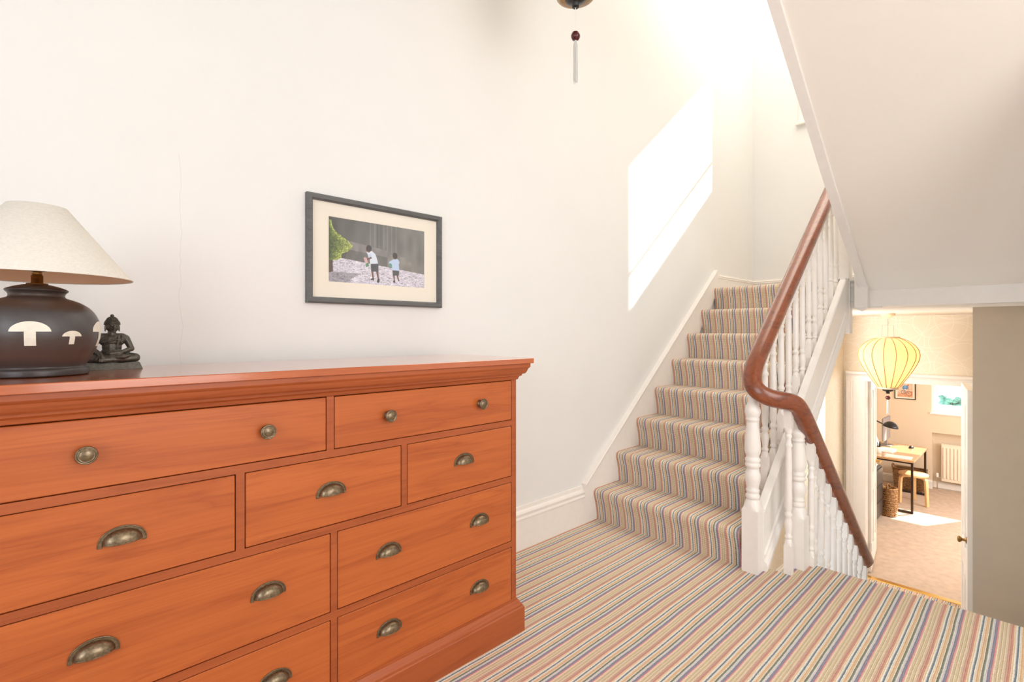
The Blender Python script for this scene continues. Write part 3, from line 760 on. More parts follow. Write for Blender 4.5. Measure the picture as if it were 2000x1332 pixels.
def cup_pull(root, cx, cz, fy):
    mb = MB(); a_, b_, h_ = .0335, .019, .0255; n, m_ = 20, 8
    vs = []; fs = []
    for i in range(m_+1):
        t = PI/2*i/m_
        for k in range(n+1):
            u = PI*k/n
            # front-to-plate profile bulges forward
            vs.append((cx+a_*math.cos(u)*math.cos(t*0.999)**0.8, fy-.002-b_*math.sin(t), cz-.010+(h_*math.sin(u)*math.cos(t)**0.8 if True else 0)))
    for i in range(m_):
        for k in range(n): fs.append((i*(n+1)+k, i*(n+1)+k+1, (i+1)*(n+1)+k+1, (i+1)*(n+1)+k))
    mb.add(vs, fs, True)
    # rolled front lip
    mb.tube([(cx+a_*0.98*math.cos(PI*k/16), fy-.002-b_*math.sin(PI*k/16), cz-.0105) for k in range(17)], .0014, 6)
    # flange
    pl = []; ri = []
    for k in range(21):
        u = PI*k/20
        pl.append((cx+.0405*math.cos(u), cz-.010+.0310*math.sin(u))); ri.append((cx+.0335*math.cos(u), cz-.010+.0255*math.sin(u)))
    pts_ = pl+ri[::-1]
    nn = len(pts_); f1 = [(x, fy-.0025, z) for x, z in pts_]; f0 = [(x, fy-.0001, z) for x, z in pts_]
    q = [(k, k+1, nn-2-k, nn-1-k) for k in range(20)]
    mb.add(f1+f0, q + [(i, (i+1) % nn, nn+(i+1) % nn, nn+i) for i in range(nn)])
    mb.tube([(cx+.0396*math.cos(PI*k/20), fy-.0022, cz-.010+.0302*math.sin(PI*k/20)) for k in range(21)], .0014, 6)
    for sx in (-1, 1): mb.box(cx+sx*.0368-.0042, cx+sx*.0368+.0042, fy-.003, fy, cz-.017, cz-.008, .001)
    return part2(mb, 'cup_pull', M['bronze'], root)
def part2(mb, name, mat, root):
    o = mb.build(name, mat, root); o.matrix_parent_inverse = (ch.matrix_basis).inverted(); return o
def knob(root, cx, cz, fy):
    mb = MB().lathe([(.013, 0), (.013, -.003), (.008, -.006), (.0075, -.012), (.012, -.015), (.0175, -.018), (.0182, -.021), (.0165, -.0235), (.0158, -.0222), (.0145, -.0225), (.0140, -.0245), (.0125, -.0248), (.012, -.0238), (.011, -.0245), (.006, -.0262), (.0005, -.0265)], 22, (cx, fy, cz), axis='y')
    return part2(mb, 'knob', M['bronze'], root)
g = .0022
def drawer(x0, x1, z0, z1, pulls, kind):
    d_ = part(MB().box(x0+g, x1-g, FY-.001, FY+.020, z0+g, z1-g, .0015), 'drawer', M['cherry'], ch)
    # parts of a drawer share the chest's frame of reference
    for px_, pz_ in pulls:
        o = (knob if kind == 'k' else cup_pull)(d_, px_, pz_, FY-.001)
        o.matrix_parent_inverse = Matrix.Identity(4)
xa, xz = xl+.022, xr-.022
drawer(xa, .562, .764, .908, [(.072, .838), (.409, .838)], 'k')
drawer(.582, xz, .764, .908, [(.743, .838), (1.091, .838)], 'k')
drawer(xa, .343, .562, .744, [(.130, .659)], 'c')
drawer(.362, .789, .562, .744, [(.574, .659)], 'c')
drawer(.808, xz, .562, .744, [(1.023, .661)], 'c')
drawer(xa, .573, .329, .542, [(.085, .445), (.415, .445)], 'c')
drawer(.591, xz, .329, .542, [(.746, .446), (1.089, .446)], 'c')
drawer(xa, .573, .114, .309, [(.085, .222), (.430, .222)], 'c')
drawer(.591, xz, .114, .309, [(.748, .221), (1.089, .221)], 'c')

# ------------------------------------------------------------------ lamp on the chest
TOP = .9862
lp = thing('table_lamp', 'squat dark stoneware lamp with white mushroom motifs and a linen cone shade', 'lamp', (0.002, 1.5, TOP))
VS = 0.845
vase = [(r_*VS, z_) for r_, z_ in [(.085, 0), (.101, .001), (.1035, .006), (.1025, .014), (.097, .018), (.098, .024), (.108, .040), (.119, .060), (.1255, .080), (.127, .096), (.1245, .114), (.117, .132), (.104, .147), (.086, .158), (.070, .164), (.057, .168), (.054, .173), (.056, .178), (.061, .183), (.0595, .186), (.050, .190), (.036, .194), (.022, .1965), (.001, .197)]]
MB().lathe([(p.x, p.z) for p in smooth_path([(r_, 0, z_) for r_, z_ in vase], 4)], 64).build('lamp_base', M['ceramic'], lp)
def vr(z):
    for (r0, z0), (r1, z1) in zip(vase, vase[1:]):
        if z0 <= z <= z1 and z1 > z0: return r0+(r1-r0)*(z-z0)/(z1-z0)
    return .1
def motif(ang, s_, zb):
    """mushroom: half-disc cap over a stem, laid on the curved body"""
    mb = MB()
    def grid(us, lo, hi, n):
        vs = []; fs = []
        for u in us:
            for k in range(n+1):
                z = lo(u)+(hi(u)-lo(u))*k/n
                r_ = vr(z)+.0008; th = ang+u/r_
                vs.append((r_*math.sin(th), -r_*math.cos(th), z))
        m_ = len(us)
        for i in range(m_-1):
            for k in range(n): fs.append((i*(n+1)+k, (i+1)*(n+1)+k, (i+1)*(n+1)+k+1, i*(n+1)+k+1))
        mb.add(vs, fs)
    W_ = .040*s_; Hc = .026*s_; zc = zb+.036*s_
    us = [W_*math.sin(PI/2*(k/12-1)) if k <= 12 else W_*math.sin(PI/2*(k-12)/12) for k in range(25)]
    grid(us, lambda u: zc-.002*s_*(1-abs(u)/W_)**.5*0, lambda u: zc+Hc*max(0.001, (1-(u/W_)**2))**.55, 4)
    grid([(-.011+.022*k/6)*s_ for k in range(7)], lambda u: zb, lambda u: zc+.003, 4)
    return mb
for ang, s_, zb in ((-.10, .80, .066), (.53, .46, .068), (1.30, 0.9, .062), (-1.0, .7, .06), (2.1, .6, .062), (3.0, 1.0, .06), (4.0, .6, .06)):
    motif(ang, s_, zb).build('mushroom_motif', M['white_inlay'], lp)
MB().lathe([(.018, .196), (.018, .199), (.010, .200), (.010, .216), (.0085, .217), (.0085, .224), (.016, .226), (.0175, .231), (.014, .236), (.006, .238), (.006, .30)], 20).build('lamp_fitting', M['old_brass'], lp)
sh = MB(); n = 56
sh.lathe([(.166, .213), (.050, .366), (.0485, .366), (.1645, .213), (.166, .213)], n)
shd = sh.build('lamp_shade', M['linen'], lp)
MB().add([(r_*math.cos(2*PI*k/n), r_*math.sin(2*PI*k/n), z_) for r_, z_ in ((.1638, .2135), (.0480, .3655)) for k in range(n)], [(k, (k+1) % n, n+(k+1) % n, n+k) for k in range(n)], True).build('shade_lining', M['lining'], lp)
MB().tube([(.166*math.cos(2*PI*k/56), .166*math.sin(2*PI*k/56), .213) for k in range(57)], .0012, 6, caps=False).build('shade_rim', M['linen'], lp)

# ------------------------------------------------------------------ seated figurine
bd = thing('seated_figurine', 'small dark metal cross-legged meditating figurine on a plinth beside the lamp', 'figurine', (0.140, 1.622, TOP), math.radians(-4))
pb = MB(); hw, hd_ = .062, .026
vs = [(-hw, -hd_, 0), (hw, -hd_, 0), (hw, hd_, 0), (-hw, hd_, 0), (-hw+.006, -hd_+.004, .016), (hw-.006, -hd_+.004, .016), (hw-.006, hd_-.004, .016), (-hw+.006, hd_-.004, .016)]
pb.add(vs, [(3,2,1,0),(4,5,6,7),(0,1,5,4),(1,2,6,5),(2,3,7,6),(3,0,4,7)])
pb.build('plinth', M['buddha'], bd)
b = MB(); z0 = .016
def Z(p): return (p[0], p[1], p[2]+z0)
def cap_(p, q, ra, rb): b.cap(Z(p), Z(q), ra, rb)
cap_((.014, .008, .014), (.046, -.008, .0125), .0145, .0115); cap_((-.014, .008, .014), (-.046, -.008, .0125), .0145, .0115)
cap_((.047, -.009, .0115), (-.018, -.024, .0085), .0105, .007); cap_((-.047, -.009, .0115), (.022, -.023, .016), .0105, .0065)
cap_((-.018, -.024, .0085), (-.030, -.022, .008), .0062, .0045); cap_((.022, -.023, .016), (.034, -.019, .0175), .0055, .004)
b.ell(Z((0, .005, .022)), (.025, .019, .018)); b.ell(Z((0, .005, .040)), (.0205, .0155, .024)); b.ell(Z((0, .0045, .056)), (.0275, .0165, .0175)); cap_((-.021, .005, .0655), (.021, .005, .0655), .0095, .0095)
for s_ in (-1, 1): b.ell(Z((s_*.0275, .005, .0610)), (.0090, .0090, .0100))
cap_((0, .004, .066), (0, .003, .082), .0095, .0085)
cap_((-.028, .005, .062), (-.040, .004, .036), .0085, .0068); cap_((-.040, .004, .036), (-.024, -.022, .024), .0068, .0050)
cap_((-.024, -.022, .024), (-.020, -.031, .015), .0052, .0052)
for k in range(4): cap_((-.0245+.0032*k, -.0325, .014), (-.0245+.0034*k, -.0345, .0045), .0016, .0012)
cap_((-.0275, -.030, .016), (-.030, -.031, .0095), .0016, .0012)
cap_((.028, .005, .062), (.0395, .004, .035), .0085, .0068); cap_((.0395, .004, .035), (.016, -.020, .0255), .0068, .0048)
cap_((.016, -.020, .0255), (-.004, -.022, .024), .0052, .0045)
for k in range(4): cap_((-.004, -.0245+.0028*k, .0245), (-.013, -.0235+.0028*k, .0245), .0015, .0012)
# robe edge over the left shoulder
for p, q in (((.014, -.0095, .070), (.0115, -.013, .055)), ((.0115, -.013, .055), (.0105, -.0125, .034)), ((.020, -.006, .068), (.019, -.010, .050)), ((-.020, -.010, .052), (.012, -.0125, .060))): cap_(p, q, .0017, .0015)
bo = b.build('body', M['buddha'], bd)
md = bo.modifiers.new('merge', 'REMESH'); md.mode = 'VOXEL'; md.voxel_size = .0010
sm = bo.modifiers.new('soft', 'SMOOTH'); sm.factor = .5; sm.iterations = 3
hdm = MB(); Rm = Matrix.Rotation(math.radians(14), 3, 'Z')
def hp(p): q = Rm @ Vector(p)*1.0; return (q.x+.001, q.y+.002, q.z+z0-.002)
hdm.ell(hp((0, 0, .0945)), (.0140, .0148, .0165), M=Rm)
hdm.ell(hp((0, -.0148, .0925)), (.0024, .0036, .0044)); hdm.cap(hp((0, -.0138, .0985)), hp((0, -.0158, .0925)), .0013, .0016)
hdm.ell(hp((0, -.0140, .0868)), (.0038, .0018, .0012)); hdm.ell(hp((0, -.0134, .0846)), (.0032, .0018, .0012))
hdm.ell(hp((0, -.0105, .0815)), (.0045, .0035, .003))
for s_ in (-1, 1):
    hdm.ell(hp((s_*.0054, -.0128, .0962)), (.0034, .0019, .0014)); hdm.cap(hp((s_*.0022, -.0140, .0994)), hp((s_*.0088, -.0116, .0990)), .0008, .0007)
    hdm.ell(hp((s_*.0144, .0015, .0895)), (.0018, .0034, .0092))
ho = hdm.build('head', M['buddha'], bd)
md = ho.modifiers.new('merge', 'REMESH'); md.mode = 'VOXEL'; md.voxel_size = .00075
hh = MB()
hh.ell(hp((0, .0022, .1015)), (.0158, .0160, .0115), 18, 12, Rm); hh.ell(hp((0, .002, .1105)), (.0108, .0110, .0078)); hh.ell(hp((0, .002, .1215)), (.0042, .0042, .0036))
for ring_, (rr_, zz_, nn_) in enumerate(((.0160, .0990, 36), (.0158, .1015, 36), (.0152, .1040, 34), (.0142, .1063, 32), (.0128, .1085, 28), (.0116, .1105, 26), (.0106, .1128, 24), (.0092, .1150, 20), (.0068, .1170, 15), (.004, .1182, 9))):
    for k in range(nn_):
        a_ = 2*PI*(k+.5*(ring_ % 2))/nn_
        hh.ell(hp((rr_*math.cos(a_), rr_*math.sin(a_)+.0022, zz_)), (.0013, .0013, .0012), 6, 4)
hh.build('hair', M['buddha'], bd)

# ------------------------------------------------------------------ framed photograph
rng = np.random.default_rng(3)
def inside(poly, X, Y):
    r_ = np.zeros(X.shape, bool); n = len(poly); j = n-1
    for i in range(n):
        xi, yi = poly[i]; xj, yj = poly[j]
        if yi != yj:
            r_ ^= ((yi > Y) != (yj > Y)) & (X < (xj-xi)*(Y-yi)/(yj-yi)+xi)
        j = i
    return r_
def blur_noise(h, w_, ch_, cw_):
    g_ = rng.random((ch_+1, cw_+1)); yy = np.linspace(0, ch_-1e-6, h); xx = np.linspace(0, cw_-1e-6, w_)
    y0 = yy.astype(int); x0 = xx.astype(int); fy = (yy-y0)[:, None]; fx = (xx-x0)[None]
    return (g_[y0][:, x0]*(1-fy)*(1-fx)+g_[y0+1][:, x0]*fy*(1-fx)+g_[y0][:, x0+1]*(1-fy)*fx+g_[y0+1][:, x0+1]*fy*fx)
def photo():
    h, w_ = 384, 576
    Y, X = np.mgrid[0:h, 0:w_]; x = X/w_; y = Y/h
    A = np.zeros((h, w_, 3)); rgb = lambda *c: np.array(c)/255.
    bgc = rgb(92, 90, 88)+(x[..., None])*rgb(38, 40, 38)
    A[:] = bgc*(0.82+0.3*blur_noise(h, w_, 6, 18)[..., None])
    for k in range(7):
        xx = .40+.045*k+.01*rng.random(); A[(np.abs(x-xx) < .006) & (y < .45)] *= 1.18
    A[(np.abs(x-.475) < .002) & (y < .42)] *= .5
    wall = inside([(.20, .34), (.58, .42), (.58, .70), (.15, .62)], x, y); A[wall] = rgb(134, 130, 128)*(0.86+.25*blur_noise(h, w_, 10, 30))[wall][:, None]
    A[inside([(.15, .47), (.58, .53), (.58, .70), (.15, .64)], x, y)] *= .80
    wall2 = inside([(.58, .46), (.92, .54), (.92, .80), (.58, .74)], x, y); A[wall2] = rgb(138, 134, 128)*(0.86+.25*blur_noise(h, w_, 10, 30))[wall2][:, None]
    gr = y > (.60+.16*x); nz = blur_noise(h, w_, 70, 46)*.35+blur_noise(h, w_, 190, 120)*.65
    A[gr] = (rgb(214, 210, 222)*(0.72+.58*nz[..., None]))[gr]
    A[gr & (nz < .27)] = rgb(140, 138, 158)
    sh_ = (y > .84) & (x < .30-.9*(y-.84)); A[sh_] *= .75
    # tree
    A[inside([(0, .55), (.035, .55), (.04, .84), (0, .86)], x, y)] = rgb(86, 66, 58)
    for k in range(2600):
        cy = rng.uniform(.06, .66); reach = .02+.20*math.exp(-((cy-.42)/.16)**2)+.05*math.exp(-((cy-.62)/.04)**2)
        cx = rng.uniform(0, 1)*reach; rr_ = rng.uniform(.003, .008)
        g_ = rng.random(); edge_ = cx/max(reach, .01)
        col_ = rgb(64, 80, 40)*(1-edge_)+rgb(176, 190, 96)*edge_; col_ = col_*(.7+.6*g_)
        A[((x-cx)**2+((y-cy)*h/w_)**2) < rr_**2] = col_
    def P_(poly, c): A[inside(poly, x, y)] = rgb(*c)
    def disc(cx, cy, r_, c, e=1.2): A[((x-cx)**2+((y-cy)*h/w_/e*1.0)**2) < r_**2] = rgb(*c)
    sk = (110, 66, 50); skd = (84, 48, 38)
    # taller boy, walking left, holding papers
    P_([(.36, .47), (.385, .46), (.42, .455), (.455, .50), (.475, .60), (.482, .655), (.40, .67), (.395, .60), (.378, .53)], (226, 236, 250))
    P_([(.375, .52), (.41, .505), (.42, .565), (.385, .58)], (206, 222, 244))
    P_([(.405, .665), (.484, .65), (.486, .79), (.45, .785), (.41, .79)], (58, 58, 72))
    P_([(.41, .785), (.432, .785), (.438, .90), (.425, .91)], sk); P_([(.46, .78), (.484, .785), (.492, .90), (.478, .91)], sk)
    P_([(.405, .915), (.425, .89), (.440, .90), (.440, .93), (.405, .93)], (40, 34, 36)); P_([(.468, .955), (.476, .90), (.496, .895), (.500, .93), (.49, .965)], (40, 34, 36))
    disc(.382, .435, .027, sk); disc(.388, .412, .027, (38, 28, 26)); 
    P_([(.405, .55), (.42, .57), (.372, .615), (.36, .60)], sk)
    P_([(.332, .575), (.36, .565), (.384, .66), (.352, .68)], (214, 176, 176)); P_([(.354, .67), (.384, .65), (.386, .70), (.36, .73)], (70, 140, 90))
    # smaller boy
    P_([(.64, .555), (.675, .535), (.70, .545), (.715, .60), (.705, .62), (.71, .74), (.63, .74), (.632, .66), (.595, .63), (.60, .60)], (196, 220, 248))
    P_([(.60, .62), (.63, .63), (.63, .69), (.605, .68)], (84, 160, 140))
    P_([(.635, .735), (.71, .735), (.705, .82), (.672, .82), (.640, .83)], (64, 64, 66))
    P_([(.643, .825), (.660, .825), (.660, .91), (.650, .92)], sk); P_([(.68, .82), (.70, .82), (.706, .87), (.694, .89)], sk)
    P_([(.642, .915), (.665, .905), (.668, .945), (.645, .945)], (60, 44, 40)); P_([(.686, .855), (.705, .875), (.715, .91), (.70, .915)], (60, 44, 40))
    disc(.664, .50, .026, skd); disc(.664, .482, .026, (50, 36, 32))
    return A
def uv_quad(name, mat, root, pts):
    me = bpy.data.meshes.new(name); me.from_pydata(pts, [], [(0, 1, 2, 3)]); uvl = me.uv_layers.new(name='UVMap')
    for i, uv in enumerate(((0, 0), (1, 0), (1, 1), (0, 1))): uvl.data[i].uv = uv
    me.materials.append(mat); o = bpy.data.objects.new(name, me); COL.objects.link(o); o.parent = root
    return o
pf = thing('framed_photograph', 'grey framed photograph of two children in white shirts hanging on the cream wall', 'picture', (0.981, WY, 1.380))
W_, H_ = .578, .391; fwid = .022
def frame_bars(root, W_, H_, fwid, t, mat, axis='y', name='frame'):
    mb = MB()
    # moulded section swept round the rectangle with mitres: (inset, depth)
    pr = [(0, 0), (0, t*.8), (fwid*.2, t), (fwid*.75, t*.95), (fwid*.9, t*.7), (fwid, t*.62), (fwid, 0)]
    rings = [[(-W_/2+i_, -H_/2+i_, d__), (W_/2-i_, -H_/2+i_, d__), (W_/2-i_, H_/2-i_, d__), (-W_/2+i_, H_/2-i_, d__)] for i_, d__ in pr]
    vs = []
    for r_ in rings:
        for u, v, d__ in r_: vs.append((u, -d__, v) if axis == 'y' else (-d__, -u, v))
    fs = []
    for i in range(len(rings)-1):
        for k in range(4): fs.append((i*4+k, i*4+(k+1) % 4, (i+1)*4+(k+1) % 4, (i+1)*4+k))
    mb.add(vs, fs); return mb.build(name, mat, root)
frame_bars(pf, W_, H_, fwid, .022, M['frame_grey'])
mw, mh, ox, oz = .412, .238, .008, .004
pw, ph_ = W_/2-fwid+.001, H_/2-fwid+.001
mm = MB(); yb, yf = -.004, -.006
inn = [(-mw/2, -mh/2+oz), (mw/2, -mh/2+oz), (mw/2, mh/2+oz), (-mw/2, mh/2+oz)]; outr = [(-pw, -ph_), (pw, -ph_), (pw, ph_), (-pw, ph_)]
vs = [(x, yf, z) for x, z in outr] + [(x, yf, z) for x, z in inn] + [(x, yb, z) for x, z in inn]
mm.add(vs, [(k, (k+1) % 4, 4+(k+1) % 4, 4+k) for k in range(4)] + [(4+k, 4+(k+1) % 4, 8+(k+1) % 4, 8+k) for k in range(4)])
mm.build('mount', M['mount'], pf)
uv_quad('print', image_mat('photo_print', photo()), pf, [(-mw/2, yb-.0005, -mh/2+oz), (mw/2, yb-.0005, -mh/2+oz), (mw/2, yb-.0005, mh/2+oz), (-mw/2, yb-.0005, mh/2+oz)])
MB().box(-pw, pw, -.0105, -.0090, -ph_, ph_).build('pane', M['glass'], pf)

# ------------------------------------------------------------------ lanterns
def lantern(name, label, cx, cy, ztop_ring, cord_top, s_=1.0, rose=True, bead_drop=.10, tassel_gap=.04, tassel_len=.11, bead_r=.0175, lit=True):
    r = thing(name, label, 'lantern', (cx, cy, ztop_ring-.43*s_), math.radians(-43), group=None)
    P_ = [(.075, .426), (.100, .418), (.130, .405), (.165, .380), (.192, .350), (.208, .318), (.214, .286), (.211, .255), (.200, .220), (.182, .180), (.158, .135), (.130, .088), (.100, .042), (.078, .010), (.066, .002)]
    pts = smooth_path([(a_, 0, b_) for a_, b_ in P_], 3); prof = [(p.x*s_, p.z*s_) for p in pts]
    n = 32; mb = MB(); vs = []; fs = []
    # silk panels pull in a little between the ribs
    for i, (rr_, zz) in enumerate(prof):
        for k in range(n*2):
            a_ = 2*PI*k/(n*2); q = rr_*(1 if k % 4 == 0 else (.992 if k % 2 else .987))
            vs.append((q*math.cos(a_), q*math.sin(a_), zz))
    m_ = n*2
    for i in range(len(prof)-1):
        for k in range(m_): fs.append((i*m_+k, i*m_+(k+1) % m_, (i+1)*m_+(k+1) % m_, (i+1)*m_+k))
    mb.add(vs, fs, True); mb.build('silk_shade', M['silk'], r)
    for k in range(16):
        a_ = 2*PI*k/16
        MB().tube([(rr_*1.006*math.cos(a_), rr_*1.006*math.sin(a_), zz) for rr_, zz in prof[::2]], .0032*s_, 6).build('rib', M['rib'], r)
    for nm, rr_, z0_, z1_ in (('top_ring', .080, .420, .436), ('bottom_ring', .070, -.012, .010)):
        MB().lathe([(rr_*s_, z0_*s_), (rr_*1.05*s_, z0_*s_+.002), (rr_*1.05*s_, z1_*s_), (rr_*.9*s_, z1_*s_), (rr_*.9*s_, z0_*s_), (rr_*s_, z0_*s_)], 28).build(nm, M['ring'], r)
    MB().lathe([(.001, -.052), (.012, -.052), (.014, -.048), (.014, -.036), (.022, -.034), (.034, -.028), (.040, -.022), (.040, -.014), (.030, -.010), (.001, -.008)], 24).build('finial', M['black'], r)
    # hanger and cord
    hg_ = MB(); w2 = .048*s_
    hg_.tube([(w2*1.12, 0, .43*s_), (w2, 0, .535*s_), (-w2, 0, .535*s_), (-w2*1.12, 0, .43*s_)], .0014, 6)
    hg_.tube([(0, 0, .535*s_), (.006, 0, .545*s_), (.010, 0, .555*s_), (.006, 0, .565*s_), (0, 0, .56*s_)], .0012, 6)
    hg_.build('hanger', M['wire'], r)
    base = ztop_ring-.43*s_
    MB().tube([(0, 0, .30*s_), (0, 0, cord_top-base)], .0022, 8).build('cord', M['wire'], r)
    MB().lathe([(.016, .30*s_), (.016, .36*s_), (.010, .37*s_)], 14).build('lampholder', M['wire'], r)
    MB().ell((0, 0, .262*s_), (.030, .030, .038), 20, 12).build('bulb', M['bulb'] if lit else M['cup'], r)
    if rose:
        MB().lathe([(.052, 0), (.052, -.020), (.040, -.026), (.018, -.040), (.004, -.043)], 24, (0, 0, cord_top-base)).build('ceiling_rose', M['ring'], r)
    # bead and tassel on a thread
    zb = -.052-bead_drop
    MB().tube([(0, 0, -.050), (0, 0, zb)], .0011, 6).build('thread', M['string_white'], r)
    MB().lathe([(.0008, bead_r), (.005, bead_r*.98), (bead_r*.75, bead_r*.72), (bead_r*.98, bead_r*.2), (bead_r*.98, -bead_r*.2), (bead_r*.72, -bead_r*.78), (.005, -bead_r*.98), (.0008, -bead_r)], 20, (0, 0, zb)).build('bead', M['bead'], r)
    t_ = MB(); rq = random.Random(2)
    zt_ = zb-bead_r*.9
    for k in range(46):
        a_ = rq.uniform(0, 2*PI); q = .0085*math.sqrt(rq.random()); L_ = tassel_len*rq.uniform(.9, 1.0)
        t_.tube([(q*.4*math.cos(a_), q*.4*math.sin(a_), zt_), (q*math.cos(a_), q*math.sin(a_), zt_-.02), (q*1.05*math.cos(a_+.1), q*1.05*math.sin(a_+.1), zt_-L_)], .0009, 4)
    t_.build('tassel', M['tassel'], r)
    return r
LX, LY = 5.3, .908
lantern('silk_lantern', 'glowing cream silk balloon lantern hanging in the hall before the office door', LX, LY, 1.034, 1.241, bead_drop=.035, tassel_len=.125)
light('hall_lantern_bulb', 'POINT', (LX, LY, .875), 9, (1.0, 0.80, 0.52), shadow_soft_size=.04)
lantern('silk_lantern', 'lantern above the landing of which only black finial, red bead and tassel show', 1.49, 1.22, 2.366+.43, 4.5, bead_drop=.108, tassel_len=.165, lit=False)

# ------------------------------------------------------------------ office furniture
DT = -.694
dk = thing('desk', 'wooden topped desk with a dark steel tube frame in the office', 'desk', (9.37, 1.55, LOW))
def wpart(mb, name, mat, root, label=None): return part(mb, name, mat, root, label)
wpart(MB().box(8.74, 9.96, 1.205, 1.93, DT-.028, DT, .003), 'desk_top', M['oak'], dk)
q = .013
for x in (8.80, 9.93):
    for y in (1.235, 1.90): wpart(MB().box(x-q, x+q, y-q, y+q, LOW, DT-.028, .001), 'leg', M['steel'], dk)
    wpart(MB().box(x-q, x+q, 1.235, 1.90, LOW, LOW+2*q, .001), 'floor_rail', M['steel'], dk)
    wpart(MB().box(x-q, x+q, 1.235, 1.90, DT-.056, DT-.028, .001), 'top_rail', M['steel'], dk)
for y in (1.235, 1.90): wpart(MB().box(8.80, 9.93, y-q, y+q, DT-.054, DT-.028, .001), 'top_rail', M['steel'], dk)

stl = thing('stool', 'round birch stool with bent legs half under the desk', 'stool', (9.37, 1.30, LOW))
MB().lathe([(.001, .408), (.168, .408), (.176, .414), (.176, .434), (.170, .440), (.001, .440)], 36).build('seat', M['birch'], stl)
for a_ in (2.25, -2.02, 0.1):
    mb = MB(); c_, s_ = math.cos(a_), math.sin(a_)
    path = [(.04, .395), (.13, .397), (.158, .388), (.170, .365), (.176, .30), (.186, 0.0)]
    vs = []; fs = []
    for i, (rr_, zz) in enumerate(path):
        t_ = Vector((path[min(i+1, 5)][0]-path[max(i-1, 0)][0], path[min(i+1, 5)][1]-path[max(i-1, 0)][1])).normalized(); nx, nz_ = -t_.y*.013, t_.x*.013
        for sn in (-1, 1):
            for w_ in (-.026, .026):
                r2 = rr_+sn*nx; z2 = zz+sn*nz_
                vs.append((r2*c_-w_*s_, r2*s_+w_*c_, max(z2, 0)))
    for i in range(len(path)-1):
        a0 = i*4; b0 = a0+4
        for k0, k1 in ((0, 1), (1, 3), (3, 2), (2, 0)): fs.append((a0+k0, a0+k1, b0+k1, b0+k0))
    fs += [(0, 1, 3, 2), (len(vs)-4, len(vs)-2, len(vs)-1, len(vs)-3)]
    mb.add(vs, fs); mb.build('leg', M['birch'], stl)

bk = thing('wicker_basket', 'tall light wicker basket beside the dark cabinet near the door', 'basket', (8.51, 1.445, LOW))
mb = MB(); nst = 20; rows = 24; Hh = .36
for j in range(rows):                       # woven rods weave in and out round the stakes
    zz = .012+Hh*j/rows; base_r = .080+.010*math.sin(PI*j/rows)
    pts = []
    for k in range(nst*2+1):
        a_ = 2*PI*k/(nst*2); rr_ = base_r+.0065*(1 if (k//1+j) % 2 else -1)*(1 if k % 2 else 0)
        pts.append((rr_*math.cos(a_), rr_*math.sin(a_), zz))
    mb.tube(pts, .0082, 6, caps=False)
wk = mb.build('weave', M['wicker'], bk); wk['kind'] = 'stuff'
st_ = MB()
for k in range(nst):
    a_ = 2*PI*(k+.5)/nst; st_.tube([(.083*math.cos(a_), .083*math.sin(a_), 0), (.086*math.cos(a_), .086*math.sin(a_), Hh+.01)], .005, 5)
st_.build('stakes', M['wicker'], bk)
MB().lathe([(.001, .0), (.078, .0), (.078, .012), (.001, .012)], 24).build('bottom', M['wicker_b'], bk)
MB().tube([(.088*math.cos(2*PI*k/24), .088*math.sin(2*PI*k/24), Hh+.012) for k in range(25)], .012, 8, caps=False).build('rim', M['wicker'], bk)
MB().tube([(.086*math.cos(a_), .086*math.sin(a_)*.2, Hh+.012+.05*math.sin(a_)) for a_ in [PI*k/12 for k in range(13)]], .011, 8).build('handle', M['wicker_b'], bk)

b2 = thing('wicker_basket', 'broad brown wicker basket on the carpet under the desk', 'basket', (10.17, 1.455, LOW+.004))
for nm, sgn in (('side', -1), ('side', 1), ('end', -1), ('end', 1)):
    mb = MB()
    for j in range(16):
        zz = .012+.30*j/16; k_ = 1+.14*j/16; hx, hy = .105*k_, .175*k_
        wv = .004
        if nm == 'side': mb.tube([(sgn*hx+wv*((i+j) % 2*2-1), -hy+2*hy*i/16, zz) for i in range(17)], .0105, 6)
        else: mb.tube([(-hx+2*hx*i/10, sgn*hy+wv*((i+j) % 2*2-1), zz) for i in range(11)], .0105, 6)
    mb.build(nm, M['wicker_b'], b2)
MB().box(-.10, .10, -.17, .17, 0, .012).build('bottom', M['wicker_b'], b2)
rim = MB().tube([(-.122, -.202, .315), (.122, -.202, .315), (.122, .202, .315), (-.122, .202, .315), (-.122, -.202, .315)], .014, 8); rim.build('rim', M['wicker_b'], b2)
MB().tube([(-.13, .20, .31), (-.10, .215, .36), (-.02, .215, .37), (.03, .205, .33)], .011, 8).build('handle', M['wicker_b'], b2)

cb = thing('cabinet', 'charcoal cabinet standing behind the open white door', 'cabinet', (8.16, 1.72, LOW))
wpart(MB().box(7.95, 8.37, 1.505, 1.95, LOW+.03, LOW+.70, .004), 'body', M['charcoal'], cb)
for z0_, z1_ in ((.05, .25), (.26, .46), (.47, .68)):
    wpart(MB().box(7.955, 8.365, 1.490, 1.5045, LOW+z0_, LOW+z1_, .003), 'drawer', M['charcoal'], cb)
wpart(MB().box(7.97, 8.35, 1.53, 1.93, LOW, LOW+.03), 'base', M['black'], cb)
ppr = MB().box(-.14, .14, -.10, .10, 0, .012, .002)
po = ppr.build('notebook', M['paper'], loc=(8.2, 1.64, LOW+.7005)); tag(po, 'white notebook lying on top of the charcoal cabinet', 'notebook')

